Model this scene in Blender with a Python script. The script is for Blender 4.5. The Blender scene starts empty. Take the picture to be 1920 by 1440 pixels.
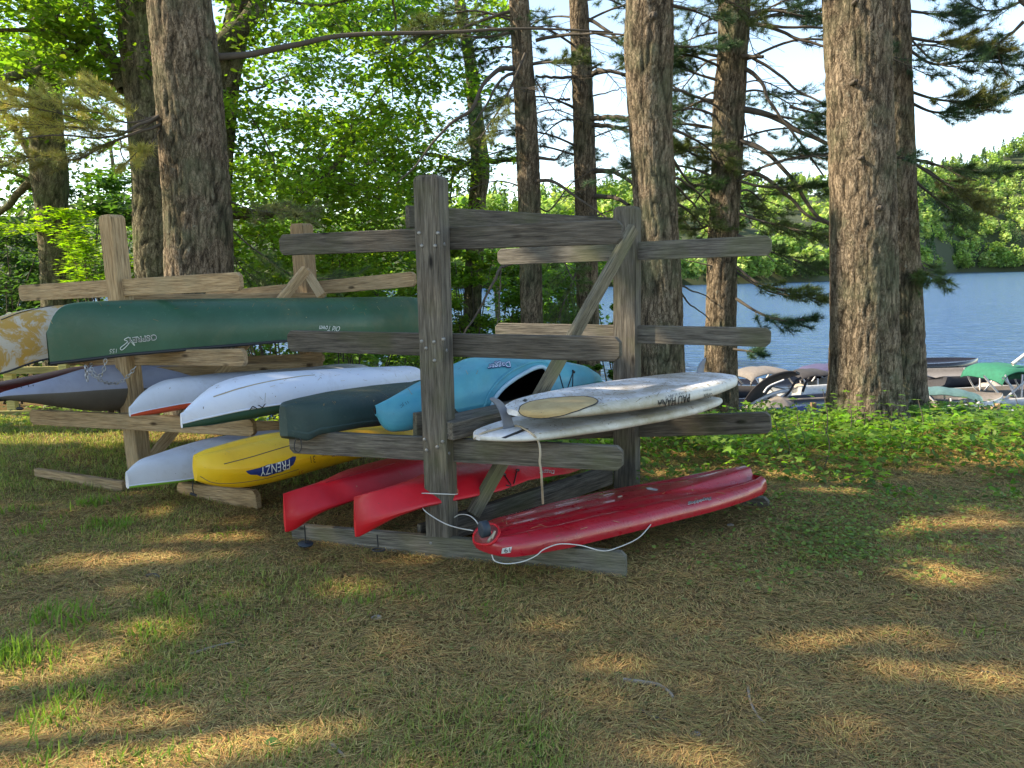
import bpy, bmesh, math, random
import numpy as np
from mathutils import Vector, Matrix
from mathutils.bvhtree import BVHTree

random.seed(7); rng = np.random.default_rng(7)
scene = bpy.context.scene
COL = scene.collection

# ------------------------------------------------------------------ camera
F = 1400.0; EYE = 1.6; PITCH = math.radians(8.4); ROLL = math.radians(-0.79)
cam_d = bpy.data.cameras.new('camera'); cam = bpy.data.objects.new('camera', cam_d); COL.objects.link(cam)
cam_d.sensor_width = 36; cam_d.lens = F / 1920 * 36; cam_d.clip_end = 3000; cam_d.clip_start = 0.05
RM = Matrix.Rotation(math.pi / 2 - PITCH, 4, 'X') @ Matrix.Rotation(ROLL, 4, 'Z')
cam.matrix_world = Matrix.Translation((0, 0, EYE)) @ RM
scene.camera = cam
# ------------------------------------------------------------------ light
SUN_AZ = math.radians(88); SUN_EL = math.radians(37)      # azimuth measured to the left of +Y
SUN = np.array([-math.cos(SUN_EL) * math.sin(SUN_AZ), math.cos(SUN_EL) * math.cos(SUN_AZ), math.sin(SUN_EL)])
w = bpy.data.worlds.new('World'); scene.world = w; w.use_nodes = True
nt = w.node_tree; bg = nt.nodes['Background']; sky = nt.nodes.new('ShaderNodeTexSky')
sky.sky_type = 'NISHITA'; sky.sun_disc = False; sky.sun_elevation = SUN_EL; sky.sun_rotation = -SUN_AZ
sky.altitude = 200; sky.air_density = 1.0; sky.dust_density = .3; sky.ozone_density = 2.2
nt.links.new(sky.outputs[0], bg.inputs[0]); bg.inputs[1].default_value = 0.15
sl = bpy.data.lights.new('sun', 'SUN'); sl.energy = 4.0; sl.angle = math.radians(0.53); sl.color = (1, .93, .80)
so = bpy.data.objects.new('sun', sl); COL.objects.link(so); so.rotation_euler = Vector(SUN).to_track_quat('Z', 'Y').to_euler()
vs = scene.view_settings; vs.view_transform = 'Standard'; vs.look = 'None'; vs.exposure = 1.66; vs.gamma = 1
vs.use_curve_mapping = False
vs.use_white_balance = True; vs.white_balance_temperature = 7900; vs.white_balance_tint = 10
scene.cycles.max_bounces = 8; scene.cycles.transparent_max_bounces = 8

# ------------------------------------------------------------------ helpers
R3 = np.array(RM.to_3x3())
def ray(px, py): return R3 @ np.array([(px - 960) / F, -(py - 720) / F, -1.0])
def PY(px, py, Y): v = ray(px, py); return np.array([0, 0, EYE]) + v * Y / v[1]
def PZ(px, py, z): v = ray(px, py); return np.array([0, 0, EYE]) + v * (z - EYE) / v[2]
def proj(P):
    v = (np.asarray(P, float) - [0, 0, EYE]) @ R3
    return 960 + F * v[..., 0] / -v[..., 2], 720 - F * v[..., 1] / -v[..., 2]

def hash3(i, j, k, seed):
    h = (i.astype(np.int64) * 374761393 + j.astype(np.int64) * 668265263 + k.astype(np.int64) * 2147483647 + seed * 974634777) & 0xffffffff
    h = ((h ^ (h >> 13)) * 1274126177) & 0xffffffff
    h = ((h ^ (h >> 16)) * 2246822519) & 0xffffffff
    return ((h ^ (h >> 15)) & 0xffffff) / float(0xffffff)
def vnoise(p, seed=0):
    p = np.asarray(p, float); i = np.floor(p).astype(np.int64); f = p - i; f = f * f * (3 - 2 * f); r = 0
    for a in (0, 1):
        for b in (0, 1):
            for c in (0, 1):
                wt = (f[:, 0] if a else 1 - f[:, 0]) * (f[:, 1] if b else 1 - f[:, 1]) * (f[:, 2] if c else 1 - f[:, 2])
                r = r + wt * hash3(i[:, 0] + a, i[:, 1] + b, i[:, 2] + c, seed)
    return r
def fbm2(x, y, s, seed=0, o=3):
    r = 0; a = 1; t = 0
    for k in range(o):
        r = r + a * vnoise(np.stack([x * s, y * s, np.full_like(x, .5)], 1), seed + k); t += a; a *= .5; s *= 2.1
    return r / t

def np_mesh(name, V, Fc, mat=None, col=None, smooth=False, mats=None, midx=None):
    V = np.asarray(V, np.float32); Fc = np.asarray(Fc, np.int32); n, k = Fc.shape
    me = bpy.data.meshes.new(name); me.vertices.add(len(V)); me.vertices.foreach_set('co', V.ravel())
    me.loops.add(n * k); me.loops.foreach_set('vertex_index', Fc.ravel())
    me.polygons.add(n); me.polygons.foreach_set('loop_start', np.arange(0, n * k, k, dtype=np.int32))
    me.polygons.foreach_set('loop_total', np.full(n, k, np.int32))
    if smooth: me.polygons.foreach_set('use_smooth', np.ones(n, bool))
    if mats:
        for m in mats: me.materials.append(m)
        if midx is not None: me.polygons.foreach_set('material_index', np.asarray(midx, np.int32))
    elif mat: me.materials.append(mat)
    if col is not None:
        a = me.color_attributes.new('Col', 'FLOAT_COLOR', 'POINT')
        c = np.ones((len(V), 4), np.float32); c[:, :3] = col; a.data.foreach_set('color', c.ravel())
    me.update(calc_edges=True); return me

def obj(name, me, parent=None, label=None):
    o = bpy.data.objects.new(name, me); COL.objects.link(o)
    if parent is not None:
        o.parent = parent; o.matrix_parent_inverse = Matrix.Translation(-Vector(parent.location))
    if label: o['label'] = label
    return o
def tag(o, label, cat, group=None):
    o['label'] = label; o['category'] = cat
    if group: o['group'] = group
    return o
def thing(name, label, cat, loc, group=None):
    o = bpy.data.objects.new(name, None); COL.objects.link(o); o.location = tuple(float(c) for c in loc)
    o.empty_display_size = .1
    return tag(o, label, cat, group)

def tube(P, r, sides=8, caps=True):
    """tube along points; returns V, quads"""
    P = np.asarray(P, float); n = len(P); r = np.broadcast_to(np.asarray(r, float), (n,))
    T = np.gradient(P, axis=0); T /= np.linalg.norm(T, axis=1)[:, None] + 1e-12
    up = np.array([0, 0, 1.]) if abs(T[0, 2]) < .9 else np.array([1., 0, 0])
    A = np.cross(T[0], up); A /= np.linalg.norm(A); V = []
    for i in range(n):
        A = A - T[i] * A.dot(T[i]); A /= np.linalg.norm(A) + 1e-12; B = np.cross(T[i], A)
        th = np.linspace(0, 2 * np.pi, sides, endpoint=False)
        V.append(P[i] + r[i] * (np.cos(th)[:, None] * A + np.sin(th)[:, None] * B))
    V = np.concatenate(V); Q = []
    i, j = np.meshgrid(np.arange(n - 1), np.arange(sides), indexing='ij'); j2 = (j + 1) % sides
    Q = np.stack([i * sides + j, i * sides + j2, (i + 1) * sides + j2, (i + 1) * sides + j], -1).reshape(-1, 4)
    if caps:
        c0 = len(V); V = np.vstack([V, P[0], P[-1]]); k = np.arange(sides); k2 = (k + 1) % sides
        Q = np.vstack([Q, np.stack([np.full(sides, c0), k2, k, k], 1)[:, [0, 1, 2, 2]] * 1,
                       np.stack([np.full(sides, c0 + 1), (n - 1) * sides + k, (n - 1) * sides + k2, (n - 1) * sides + k2], 1)])
    return V, Q
class Acc:
    """collects quads / tris (tris as quads dropped) into one mesh"""
    def __init__(s): s.V = []; s.Q = []; s.n = 0
    def add(s, V, Q): s.V.append(np.asarray(V, float)); s.Q.append(np.asarray(Q) + s.n); s.n += len(V)
    def tube(s, P, r, sides=8): s.add(*tube(P, r, sides, caps=False)); return s
    def mesh(s, name, mat, smooth=True, col=None):
        return np_mesh(name, np.vstack(s.V), np.vstack(s.Q), mat, smooth=smooth, col=col)
def smooth_poly(P, n=24):
    """Catmull-Rom through points"""
    P = np.asarray(P, float); 
    if len(P) < 3: t = np.linspace(0, 1, n)[:, None]; return P[0] * (1 - t) + P[-1] * t
    Q = np.vstack([2 * P[0] - P[1], P, 2 * P[-1] - P[-2]]); out = []
    m = max(2, n // (len(P) - 1))
    for i in range(1, len(Q) - 2):
        for t in np.linspace(0, 1, m, endpoint=False):
            a, b, c, d = Q[i - 1], Q[i], Q[i + 1], Q[i + 2]
            out.append(.5 * ((2 * b) + (-a + c) * t + (2 * a - 5 * b + 4 * c - d) * t * t + (-a + 3 * b - 3 * c + d) * t ** 3))
    out.append(P[-1]); return np.array(out)
def tube_obj(name, P, r, mat, parent=None, sides=8, n=30):
    P = smooth_poly(P, n); rr = np.interp(np.linspace(0, 1, len(P)), np.linspace(0, 1, len(np.atleast_1d(r))), np.atleast_1d(r))
    V, Q = tube(P, rr, sides, caps=False)
    return obj(name, np_mesh(name, V, Q, mat, smooth=True), parent)
def box_mesh(name, size, mat, bevel=.004, loc=(0, 0, 0)):
    bm = bmesh.new(); bmesh.ops.create_cube(bm, size=1)
    bmesh.ops.scale(bm, vec=size, verts=bm.verts); bmesh.ops.translate(bm, vec=loc, verts=bm.verts)
    if bevel: bmesh.ops.bevel(bm, geom=bm.edges[:], offset=bevel, segments=2, affect='EDGES', profile=.6)
    me = bpy.data.meshes.new(name); bm.to_mesh(me); bm.free(); me.materials.append(mat); return me

# ------------------------------------------------------------------ materials
def newmat(name):
    m = bpy.data.materials.new(name); m.use_nodes = True
    return m, m.node_tree, m.node_tree.nodes['Principled BSDF']
def N(t, typ, **kw):
    n = t.nodes.new(typ)
    for k, v in kw.items():
        if k.startswith('i_'):
            key = k[2:]; key = int(key) if key.isdigit() else key.replace('_', ' ')
            n.inputs[key].default_value = v
        else: setattr(n, k, v)
    return n
def ramp(t, fac, stops):
    r = t.nodes.new('ShaderNodeValToRGB'); e = r.color_ramp.elements
    while len(e) < len(stops): e.new(.5)
    for k, (p, c) in enumerate(stops):
        e[k].position = p; e[k].color = (*c, 1) if len(c) == 3 else c
    t.links.new(fac, r.inputs[0]); return r.outputs[0]
def mixc(t, f, a, b, mode='MIX'):
    n = t.nodes.new('ShaderNodeMix'); n.data_type = 'RGBA'; n.blend_type = mode
    def put(s, v):
        if hasattr(v, 'default_value') or hasattr(v, 'is_linked'): t.links.new(v, s)
        elif isinstance(v, (int, float)): s.default_value = v
        else: s.default_value = (*v, 1)
    put(n.inputs[0], f); put(n.inputs[6], a); put(n.inputs[7], b); return n.outputs[2]
def coords(t, scale=(1, 1, 1), kind='Object'):
    tc = t.nodes.new('ShaderNodeTexCoord'); mp = t.nodes.new('ShaderNodeMapping'); mp.inputs['Scale'].default_value = scale
    t.links.new(tc.outputs[kind], mp.inputs[0]); return mp.outputs[0]
def noise(t, vec, scale, detail=4, rough=.6, dist=0):
    n = N(t, 'ShaderNodeTexNoise'); n.inputs['Scale'].default_value = scale; n.inputs['Detail'].default_value = detail
    n.inputs['Roughness'].default_value = rough; n.inputs['Distortion'].default_value = dist
    if vec is not None: t.links.new(vec, n.inputs[0])
    return n.outputs[0]
def bump(t, h, s, d, bsdf, prev=None):
    b = t.nodes.new('ShaderNodeBump'); b.inputs['Strength'].default_value = s; b.inputs['Distance'].default_value = d
    t.links.new(h, b.inputs['Height'])
    if prev is not None: t.links.new(prev, b.inputs['Normal'])
    t.links.new(b.outputs[0], bsdf.inputs['Normal']); return b.outputs[0]

def wood_mat(name, dark, mid, light, moss=(.09, .10, .045), moss_amt=.5):
    m, t, b = newmat(name)
    oi = t.nodes.new('ShaderNodeObjectInfo')
    tc = t.nodes.new('ShaderNodeTexCoord')
    add = N(t, 'ShaderNodeVectorMath', operation='ADD'); t.links.new(tc.outputs['Object'], add.inputs[0])
    mul = N(t, 'ShaderNodeVectorMath', operation='MULTIPLY'); t.links.new(oi.outputs['Random'], mul.inputs[0]); mul.inputs[1].default_value = (37, 11, 23)
    t.links.new(mul.outputs[0], add.inputs[1])
    mp = t.nodes.new('ShaderNodeMapping'); mp.inputs['Scale'].default_value = (1, 14, 14); t.links.new(add.outputs[0], mp.inputs[0])
    n1 = noise(t, mp.outputs[0], 3.2, 8, .72, .35)
    mp2 = t.nodes.new('ShaderNodeMapping'); mp2.inputs['Scale'].default_value = (2.2, 60, 60); t.links.new(add.outputs[0], mp2.inputs[0])
    n2 = noise(t, mp2.outputs[0], 3, 4, .6)
    c1 = ramp(t, n1, [(.30, dark), (.5, mid), (.72, light)])
    c2 = ramp(t, n2, [(.34, (.32, .32, .32)), (.6, (1, 1, 1))])
    c = mixc(t, .8, c1, c2, 'MULTIPLY')
    # knots
    vo = N(t, 'ShaderNodeTexVoronoi', feature='F1'); mp3 = t.nodes.new('ShaderNodeMapping'); mp3.inputs['Scale'].default_value = (2.3, 6, 6)
    t.links.new(add.outputs[0], mp3.inputs[0]); t.links.new(mp3.outputs[0], vo.inputs[0]); vo.inputs['Scale'].default_value = 1
    k = ramp(t, vo.outputs['Distance'], [(.05, (1, 1, 1)), (.12, (0, 0, 0))])
    c = mixc(t, k, c, tuple(x * .3 for x in dark))
    big = noise(t, add.outputs[0], 2.4, 3, .6)
    mo = ramp(t, big, [(.50, (0, 0, 0)), (.68, (moss_amt,) * 3)])
    c = mixc(t, mo, c, moss)
    c = mixc(t, 1.0, c, ramp(t, oi.outputs['Random'], [(0, (.72, .70, .68)), (.5, (1.0, .97, .92)), (1, (1.2, 1.2, 1.16))]), 'MULTIPLY')
    t.links.new(c, b.inputs['Base Color']); b.inputs['Roughness'].default_value = .88
    b.inputs['Specular IOR Level'].default_value = .25
    mix = N(t, 'ShaderNodeMath', operation='ADD'); t.links.new(n1, mix.inputs[0]); t.links.new(n2, mix.inputs[1])
    bump(t, mix.outputs[0], .75, .006, b); return m
M = {}
M['wood_old'] = wood_mat('weathered_wood', (.05, .045, .039), (.145, .130, .110), (.255, .235, .20))
M['wood_lichen'] = wood_mat('lichen_wood', (.07, .06, .045), (.20, .18, .13), (.36, .34, .27), moss=(.16, .17, .08), moss_amt=.6)
M['wood_new'] = wood_mat('tan_wood', (.22, .135, .07), (.43, .295, .17), (.56, .41, .255), moss=(.26, .23, .15), moss_amt=.35)
M['wood_dock'] = wood_mat('dock_wood', (.25, .15, .08), (.42, .27, .15), (.5, .36, .22), moss_amt=.1)

def plastic(name, col, col2=None, rough=.35, scuff=.25, scale=3, dirt=(.12, .09, .05), bumpy=.15, streak=(1, 1, 1), coat=0., scuff_col=None, dirt_amt=.6, dlo=.52, ss=26, slo=.56, dmix=.5):
    m, t, b = newmat(name); v = coords(t, (1, 1, 1))
    n = noise(t, v, scale, 5, .62, .3); n2 = noise(t, coords(t, streak), ss, 6, .75, 1.2)
    n3 = noise(t, v, 1.6, 6, .7, .6)
    c = ramp(t, n, [(.32, col), (.72, col2 or tuple(min(1, x * 1.25 + .01) for x in col))])
    sc = ramp(t, n2, [(slo, (0, 0, 0)), (slo + (.24 if slo > .5 else .08), (scuff,) * 3)])
    c = mixc(t, sc, c, scuff_col or tuple(min(1, x * .6 + .3) for x in col))
    dd = ramp(t, n3, [(dlo, (0, 0, 0)), (dlo + .18, (dirt_amt,) * 3)])
    c = mixc(t, dd, c, mixc(t, dmix, c, dirt))
    # fallen needles and specks
    vo = N(t, 'ShaderNodeTexVoronoi', feature='F1'); vo.inputs['Scale'].default_value = 22; t.links.new(v, vo.inputs[0])
    sp = ramp(t, vo.outputs['Distance'], [(.035, (.7, .7, .7)), (.07, (0, 0, 0))])
    c = mixc(t, sp, c, (.05, .035, .02))
    t.links.new(c, b.inputs['Base Color'])
    rr = ramp(t, n2, [(.35, (rough,) * 3), (.75, (min(1, rough + .3),) * 3)]); t.links.new(rr, b.inputs['Roughness'])
    b.inputs['Coat Weight'].default_value = coat
    nb = noise(t, v, 9, 3, .5)
    bump(t, nb, bumpy, .01, b); return m
M['green_hull'] = plastic('green_canoe_plastic', (.011, .062, .028), (.018, .092, .050), .30, .4, 2.5, dirt=(.14, .13, .06), scuff_col=(.10, .20, .14))
M['mustard_hull'] = plastic('scuffed_mustard', (.46, .24, .03), (.42, .25, .06), .5, .9, 5, ss=5, slo=.48, scuff_col=(.50, .44, .36), dirt=(.3, .25, .18))
M['silver'] = plastic('grey_blue_hull', (.25, .27, .36), (.33, .35, .45), .5, .25, 3)
M['grey_dark'] = plastic('dark_grey_deck', (.10, .085, .07), (.13, .11, .09), .6, .2, 3)
M['maroon'] = plastic('maroon_hull', (.15, .02, .02), None, .5, .2)
M['white_hull'] = plastic('white_hull', (.62, .66, .76), (.70, .73, .80), .4, .25, 3, dirt=(.22, .13, .06), scuff_col=(.45, .40, .38))
M['white_hull2'] = plastic('off_white_hull', (.50, .52, .56), (.58, .60, .66), .45, .3, 3, dirt=(.2, .14, .08), scuff_col=(.35, .3, .28))
M['orange'] = plastic('orange_red_deck', (.62, .07, .02), None, .4, .15)
M['dkgreen_deck'] = plastic('dark_green_deck', (.008, .06, .045), None, .4, .2)
M['lime'] = plastic('lime_deck', (.20, .48, .05), None, .4, .1)
M['yellow'] = plastic('yellow_plastic', (.70, .38, .007), (.76, .48, .018), .42, .18, 2.5, dirt=(.22, .14, .02), scuff_col=(.6, .42, .1))
M['red'] = plastic('red_plastic', (.56, .006, .014), (.64, .012, .024), .34, .14, 2.5, dirt=(.16, .01, .01), coat=0., scuff_col=(.55, .05, .07), dirt_amt=.4)
M['red_dark'] = plastic('old_red_plastic', (.30, .003, .010), (.40, .006, .020), .22, .2, 3, dirt=(.10, .05, .02), coat=.3, scuff_col=(.42, .05, .07), streak=(.3, 1, 1))
M['canoe_dk'] = plastic('slate_green_plastic', (.014, .036, .032), (.024, .056, .050), .5, .5, 3, scuff_col=(.16, .18, .13), dirt=(.14, .12, .06))
M['blue'] = plastic('teal_blue_plastic', (.03, .25, .38), (.08, .40, .46), .36, .2, 2.2, dirt=(.05, .13, .10), scuff_col=(.3, .55, .6))
M['blue_rim'] = plastic('pale_blue_rim', (.30, .47, .58), None, .4, .1)
M['sup'] = plastic('sup_white', (.66, .66, .66), (.74, .74, .76), .45, .7, 4, dirt=(.20, .15, .08), streak=(.4, 2, 2), scuff_col=(.36, .28, .20), dirt_amt=1., dlo=.44, dmix=.7)
M['sup_rail'] = plastic('sup_rail', (.58, .56, .50), (.66, .64, .60), .5, .6, 5, dirt=(.24, .19, .08), scuff_col=(.30, .25, .15), dirt_amt=.9, dlo=.44, dmix=.8)
M['cork'] = plastic('tan_deck_pad', (.40, .27, .12), (.52, .38, .19), .8, .4, 9, dirt=(.1, .08, .05), scuff_col=(.2, .14, .08), bumpy=.4)
def flat(name, col, rough=.5, metal=0, emit=0):
    m, t, b = newmat(name); b.inputs['Base Color'].default_value = (*col, 1); b.inputs['Roughness'].default_value = rough
    b.inputs['Metallic'].default_value = metal
    n = noise(t, coords(t), 12, 4, .6); r = ramp(t, n, [(.3, tuple(x * .75 for x in col)), (.75, tuple(min(1, x * 1.12) for x in col))])
    t.links.new(r, b.inputs['Base Color']); return m
M['black'] = flat('black_plastic', (.015, .016, .018), .5)
M['rubber'] = flat('blue_black_rubber', (.022, .035, .05), .6)
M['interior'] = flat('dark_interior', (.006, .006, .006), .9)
M['fin'] = flat('grey_fin', (.15, .17, .21), .42)
M['rope'] = flat('white_rope', (.55, .53, .48), .8)
M['rope_tan'] = flat('tan_rope', (.42, .34, .24), .85)
M['chain'] = flat('steel_chain', (.45, .45, .46), .35, .9)
M['bolt'] = flat('galvanised_bolt', (.26, .26, .25), .5, .6)
M['ink_white'] = flat('white_lettering', (.62, .66, .62), .5)
M['ink_black'] = flat('black_lettering', (.012, .012, .014), .5)
M['ink_navy'] = flat('navy_sticker', (.010, .03, .14), .45)
M['ink_sky'] = flat('pale_blue_sticker', (.55, .68, .85), .45)
M['steel'] = flat('pale_tube_metal', (.72, .71, .72), .35, .1)
M['gel_white'] = flat('white_gelcoat', (.50, .50, .48), .3)
M['gel_blue'] = flat('blue_gelcoat', (.012, .03, .12), .25)
M['gel_black'] = flat('black_gelcoat', (.015, .015, .02), .2)
M['canvas_tan'] = flat('taupe_canvas', (.17, .15, .135), .9)
M['canvas_dark'] = flat('dark_canvas', (.035, .032, .034), .9)
M['canvas_green'] = flat('green_canvas', (.008, .13, .075), .85)
M['canvas_teal'] = flat('grey_teal_canvas', (.07, .15, .15), .85)
M['canvas_cream'] = flat('cream_canvas', (.40, .34, .28), .9)
M['canvas_violet'] = flat('violet_canvas', (.06, .055, .12), .9)
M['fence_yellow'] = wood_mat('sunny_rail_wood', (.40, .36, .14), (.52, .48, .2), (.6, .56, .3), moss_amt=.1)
M['stone'] = flat('grey_stone', (.28, .26, .24), .9)

def leaf_mat(name, trans=.5, rough=.5, gloss=.35, tboost=(1.5, 1.7, .7)):
    m, t, b = newmat(name); a = N(t, 'ShaderNodeVertexColor', layer_name='Col')
    t.links.new(a.outputs[0], b.inputs['Base Color']); b.inputs['Roughness'].default_value = rough
    b.inputs['Specular IOR Level'].default_value = gloss
    tr = t.nodes.new('ShaderNodeBsdfTranslucent'); t.links.new(mixc(t, 1.0, a.outputs[0], tboost, 'MULTIPLY'), tr.inputs[0])
    mx = t.nodes.new('ShaderNodeMixShader'); mx.inputs[0].default_value = trans
    t.links.new(b.outputs[0], mx.inputs[1]); t.links.new(tr.outputs[0], mx.inputs[2])
    t.links.new(mx.outputs[0], t.nodes['Material Output'].inputs[0]); return m
M['leaf'] = leaf_mat('leaf', .55)
M['needle'] = leaf_mat('pine_needle', .35, .45, .4, (1.3, 1.3, .8))
M['grass'] = leaf_mat('grass_blade', .35, .6, .2, (1.3, 1.4, .8))
M['litter'] = leaf_mat('fallen_needle', .1, .7, .2)
M['farleaf'] = leaf_mat('far_leaf', .45, .7, .1, (1.3, 1.4, .7))

def bark_mat(name, lo, hi, moss, scale=1.0):
    m, t, b = newmat(name); a = N(t, 'ShaderNodeVertexColor', layer_name='Col')
    v = coords(t, (1, 1, .28)); n1 = noise(t, v, 30 * scale, 8, .75, .6); n2 = noise(t, coords(t), 2.2, 5, .65); n3 = noise(t, coords(t), 11, 5, .7)
    c = ramp(t, n1, [(.3, lo), (.7, hi)])
    dn = noise(t, coords(t, (1, 1, .4)), 9, 4, .7); wv = N(t, 'ShaderNodeVectorMath', operation='SCALE'); comb = N(t, 'ShaderNodeCombineXYZ')
    for q in range(3): t.links.new(dn, comb.inputs[q])
    t.links.new(comb.outputs[0], wv.inputs[0]); wv.inputs['Scale'].default_value = .35
    ad = N(t, 'ShaderNodeVectorMath', operation='ADD'); t.links.new(coords(t, (1, 1, .30)), ad.inputs[0]); t.links.new(wv.outputs[0], ad.inputs[1])
    vo = N(t, 'ShaderNodeTexVoronoi', feature='DISTANCE_TO_EDGE'); vo.inputs['Scale'].default_value = 26 * scale; t.links.new(ad.outputs[0], vo.inputs[0])
    crack = ramp(t, vo.outputs['Distance'], [(.0, (.36, .34, .31)), (.15, (1, 1, 1))])
    vc = N(t, 'ShaderNodeTexVoronoi', feature='F1'); vc.inputs['Scale'].default_value = 26 * scale; t.links.new(ad.outputs[0], vc.inputs[0])
    c = mixc(t, .35, c, mixc(t, 1.0, c, ramp(t, vc.outputs['Color'], [(.2, (.45, .42, .40)), (.8, (1.5, 1.45, 1.35))]), 'MULTIPLY'))
    c = mixc(t, 1.0, c, crack, 'MULTIPLY')
    c = mixc(t, ramp(t, n2, [(.45, (0, 0, 0)), (.66, (.75, .75, .75))]), c, mixc(t, n1, moss, tuple(x * .5 for x in moss)))
    c = mixc(t, ramp(t, n3, [(.62, (0, 0, 0)), (.70, (.55, .55, .55))]), c, (.30, .31, .25))
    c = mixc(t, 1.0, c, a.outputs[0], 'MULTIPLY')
    t.links.new(c, b.inputs['Base Color']); b.inputs['Roughness'].default_value = .95; b.inputs['Specular IOR Level'].default_value = .1
    nb_ = bump(t, crack, .9, .012, b); bump(t, n1, .8, .012, b, nb_); return m
M['bark'] = bark_mat('pine_bark', (.115, .09, .065), (.34, .27, .20), (.15, .165, .10))
M['bark_moss'] = bark_mat('mossy_bark', (.11, .10, .07), (.28, .25, .17), (.15, .19, .08))
M['twig'] = flat('twig_bark', (.085, .07, .055), .95)
M['twig_pale'] = flat('pale_twig', (.26, .21, .16), .95)

# ------------------------------------------------------------------ ground
WATER = -2.2
def shore_y(x):
    x = np.asarray(x, float)
    return 14.0 + np.where(x < -3, (-3 - x) * 1.6, 0) + np.where(x > 0, 0 * x, 0)
def gz(x, y):
    x = np.asarray(x, float); y = np.asarray(y, float)
    sy = shore_y(x); u = np.clip((y - 7.6) / np.maximum(sy - 7.6, 1), 0, 3)
    z = np.where(u < 1, -2.25 * (u * u * (3 - 2 * u)), -2.25 - 1.5 * (u - 1))
    z = z + np.where(y < 7.6, 0, 0) + .18 * np.clip(1.0 - y / 1.9, 0, 1)
    x1 = np.atleast_1d(x).ravel(); y1 = np.atleast_1d(y).ravel()
    bmp = (fbm2(x1, y1, 1.6, 3) - .5) * .06 + (fbm2(x1, y1, 7., 9) - .5) * .022
    return z + bmp.reshape(np.shape(z)) * np.clip(1.3, 0, 1)
M['ground'], t, b = newmat('needle_litter_ground')
v = coords(t, (1, 1, 1)); n1 = noise(t, v, .9, 5, .6); n2 = noise(t, v, 60, 6, .8, 1.5); n3 = noise(t, v, 7, 5, .7)
c = ramp(t, n2, [(.30, (.055, .032, .014)), (.52, (.20, .12, .05)), (.75, (.34, .22, .09))])
g = ramp(t, n2, [(.3, (.05, .06, .018)), (.7, (.19, .20, .06))])
c = mixc(t, ramp(t, mixc(t, .35, n1, n3), [(.46, (0, 0, 0)), (.58, (.75, .75, .75))]), c, g)
t.links.new(c, b.inputs['Base Color']); b.inputs['Roughness'].default_value = .95; b.inputs['Specular IOR Level'].default_value = .1
bump(t, n2, 1, .03, b)
def grid(name, xs, ys, zf, mat):
    X, Y = np.meshgrid(xs, ys); Z = zf(X.ravel(), Y.ravel()); V = np.stack([X.ravel(), Y.ravel(), Z], 1)
    nx, ny = len(xs), len(ys); i, j = np.meshgrid(np.arange(nx - 1), np.arange(ny - 1))
    a = (j * nx + i).ravel(); Q = np.stack([a, a + 1, a + nx + 1, a + nx], 1)
    return obj(name, np_mesh(name, V, Q, mat, smooth=True))
xs = np.concatenate([np.linspace(-60, -8, 40), np.linspace(-7.8, 8, 150), np.linspace(8.3, 60, 40)])
ys = np.concatenate([np.linspace(-30, .8, 20), np.linspace(1, 10, 110), np.linspace(10.2, 40, 60), np.linspace(42, 110, 20)])
grid('ground', xs, ys, gz, M['ground'])['kind'] = 'structure'
# lake
M['water'], t, b = newmat('lake_water')
b.inputs['Base Color'].default_value = (.03, .085, .20, 1); b.inputs['Roughness'].default_value = .16; b.inputs['IOR'].default_value = 1.33
v1 = coords(t, (.35, .9, 1)); a1 = noise(t, v1, 2.0, 4, .55, .6); v2 = coords(t, (.02, .09, 1)); a2 = noise(t, v2, 1.2, 4, .6)
mm = N(t, 'ShaderNodeMath', operation='ADD'); t.links.new(a1, mm.inputs[0]); t.links.new(a2, mm.inputs[1])
bump(t, mm.outputs[0], 1.0, .34, b)
V = np.array([[-900, 9, WATER], [900, 9, WATER], [900, 1500, WATER], [-900, 1500, WATER]])
lk = obj('lake', np_mesh('lake', V, [[0, 1, 2, 3]], M['water'])); lk['kind'] = 'structure'

# ------------------------------------------------------------------ far hills and their woods
SH = [(-2600, 220), (1100, 200), (1280, 205), (1540, 235), (1640, 360), (1760, 560), (1920, 580), (2600, 640)]
RG = [(-2600, 400, 400), (300, 395, 420), (1000, 385, 430), (1270, 352, 450), (1560, 356, 500), (1700, 330, 640), (1800, 302, 740), (1920, 252, 800), (2150, 225, 850), (2600, 250, 850)]
def hill_at(px, u):
    """u 0 shore .. 1 ridge -> world point"""
    D0 = np.interp(px, [a for a, _ in SH], [a for _, a in SH])
    D1 = np.interp(px, [a[0] for a in RG], [a[2] for a in RG]); py = np.interp(px, [a[0] for a in RG], [a[1] for a in RG]) + 12
    top = PY(px, py, D1); D = D0 + (D1 - D0) * u
    x = (px - 960) / F * 1.01 * D
    zz = WATER + .6 + (top[2] - WATER) * (u ** .75) if u > 0 else WATER - 3
    return np.array([x, D, zz])
pxs = np.linspace(-2600, 2600, 90); us = [-.03, 0] + list(np.linspace(.03, 1, 14)) + [1.3]
V = []
for u in us:
    for px in pxs:
        p = hill_at(px, max(0, min(u, 1)))
        if u < 0: p[2] -= 4; p[1] -= 6
        if u > 1: p[2] -= 40; p[1] += 200
        V.append(p)
nx = len(pxs); Q = [[j * nx + i, j * nx + i + 1, (j + 1) * nx + i + 1, (j + 1) * nx + i] for j in range(len(us) - 1) for i in range(nx - 1)]
M['hill'] = flat('hill_floor', (.04, .055, .02), .95)
hl = obj('hill', np_mesh('hill', V, Q, M['hill'], smooth=True)); hl['kind'] = 'structure'

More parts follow.
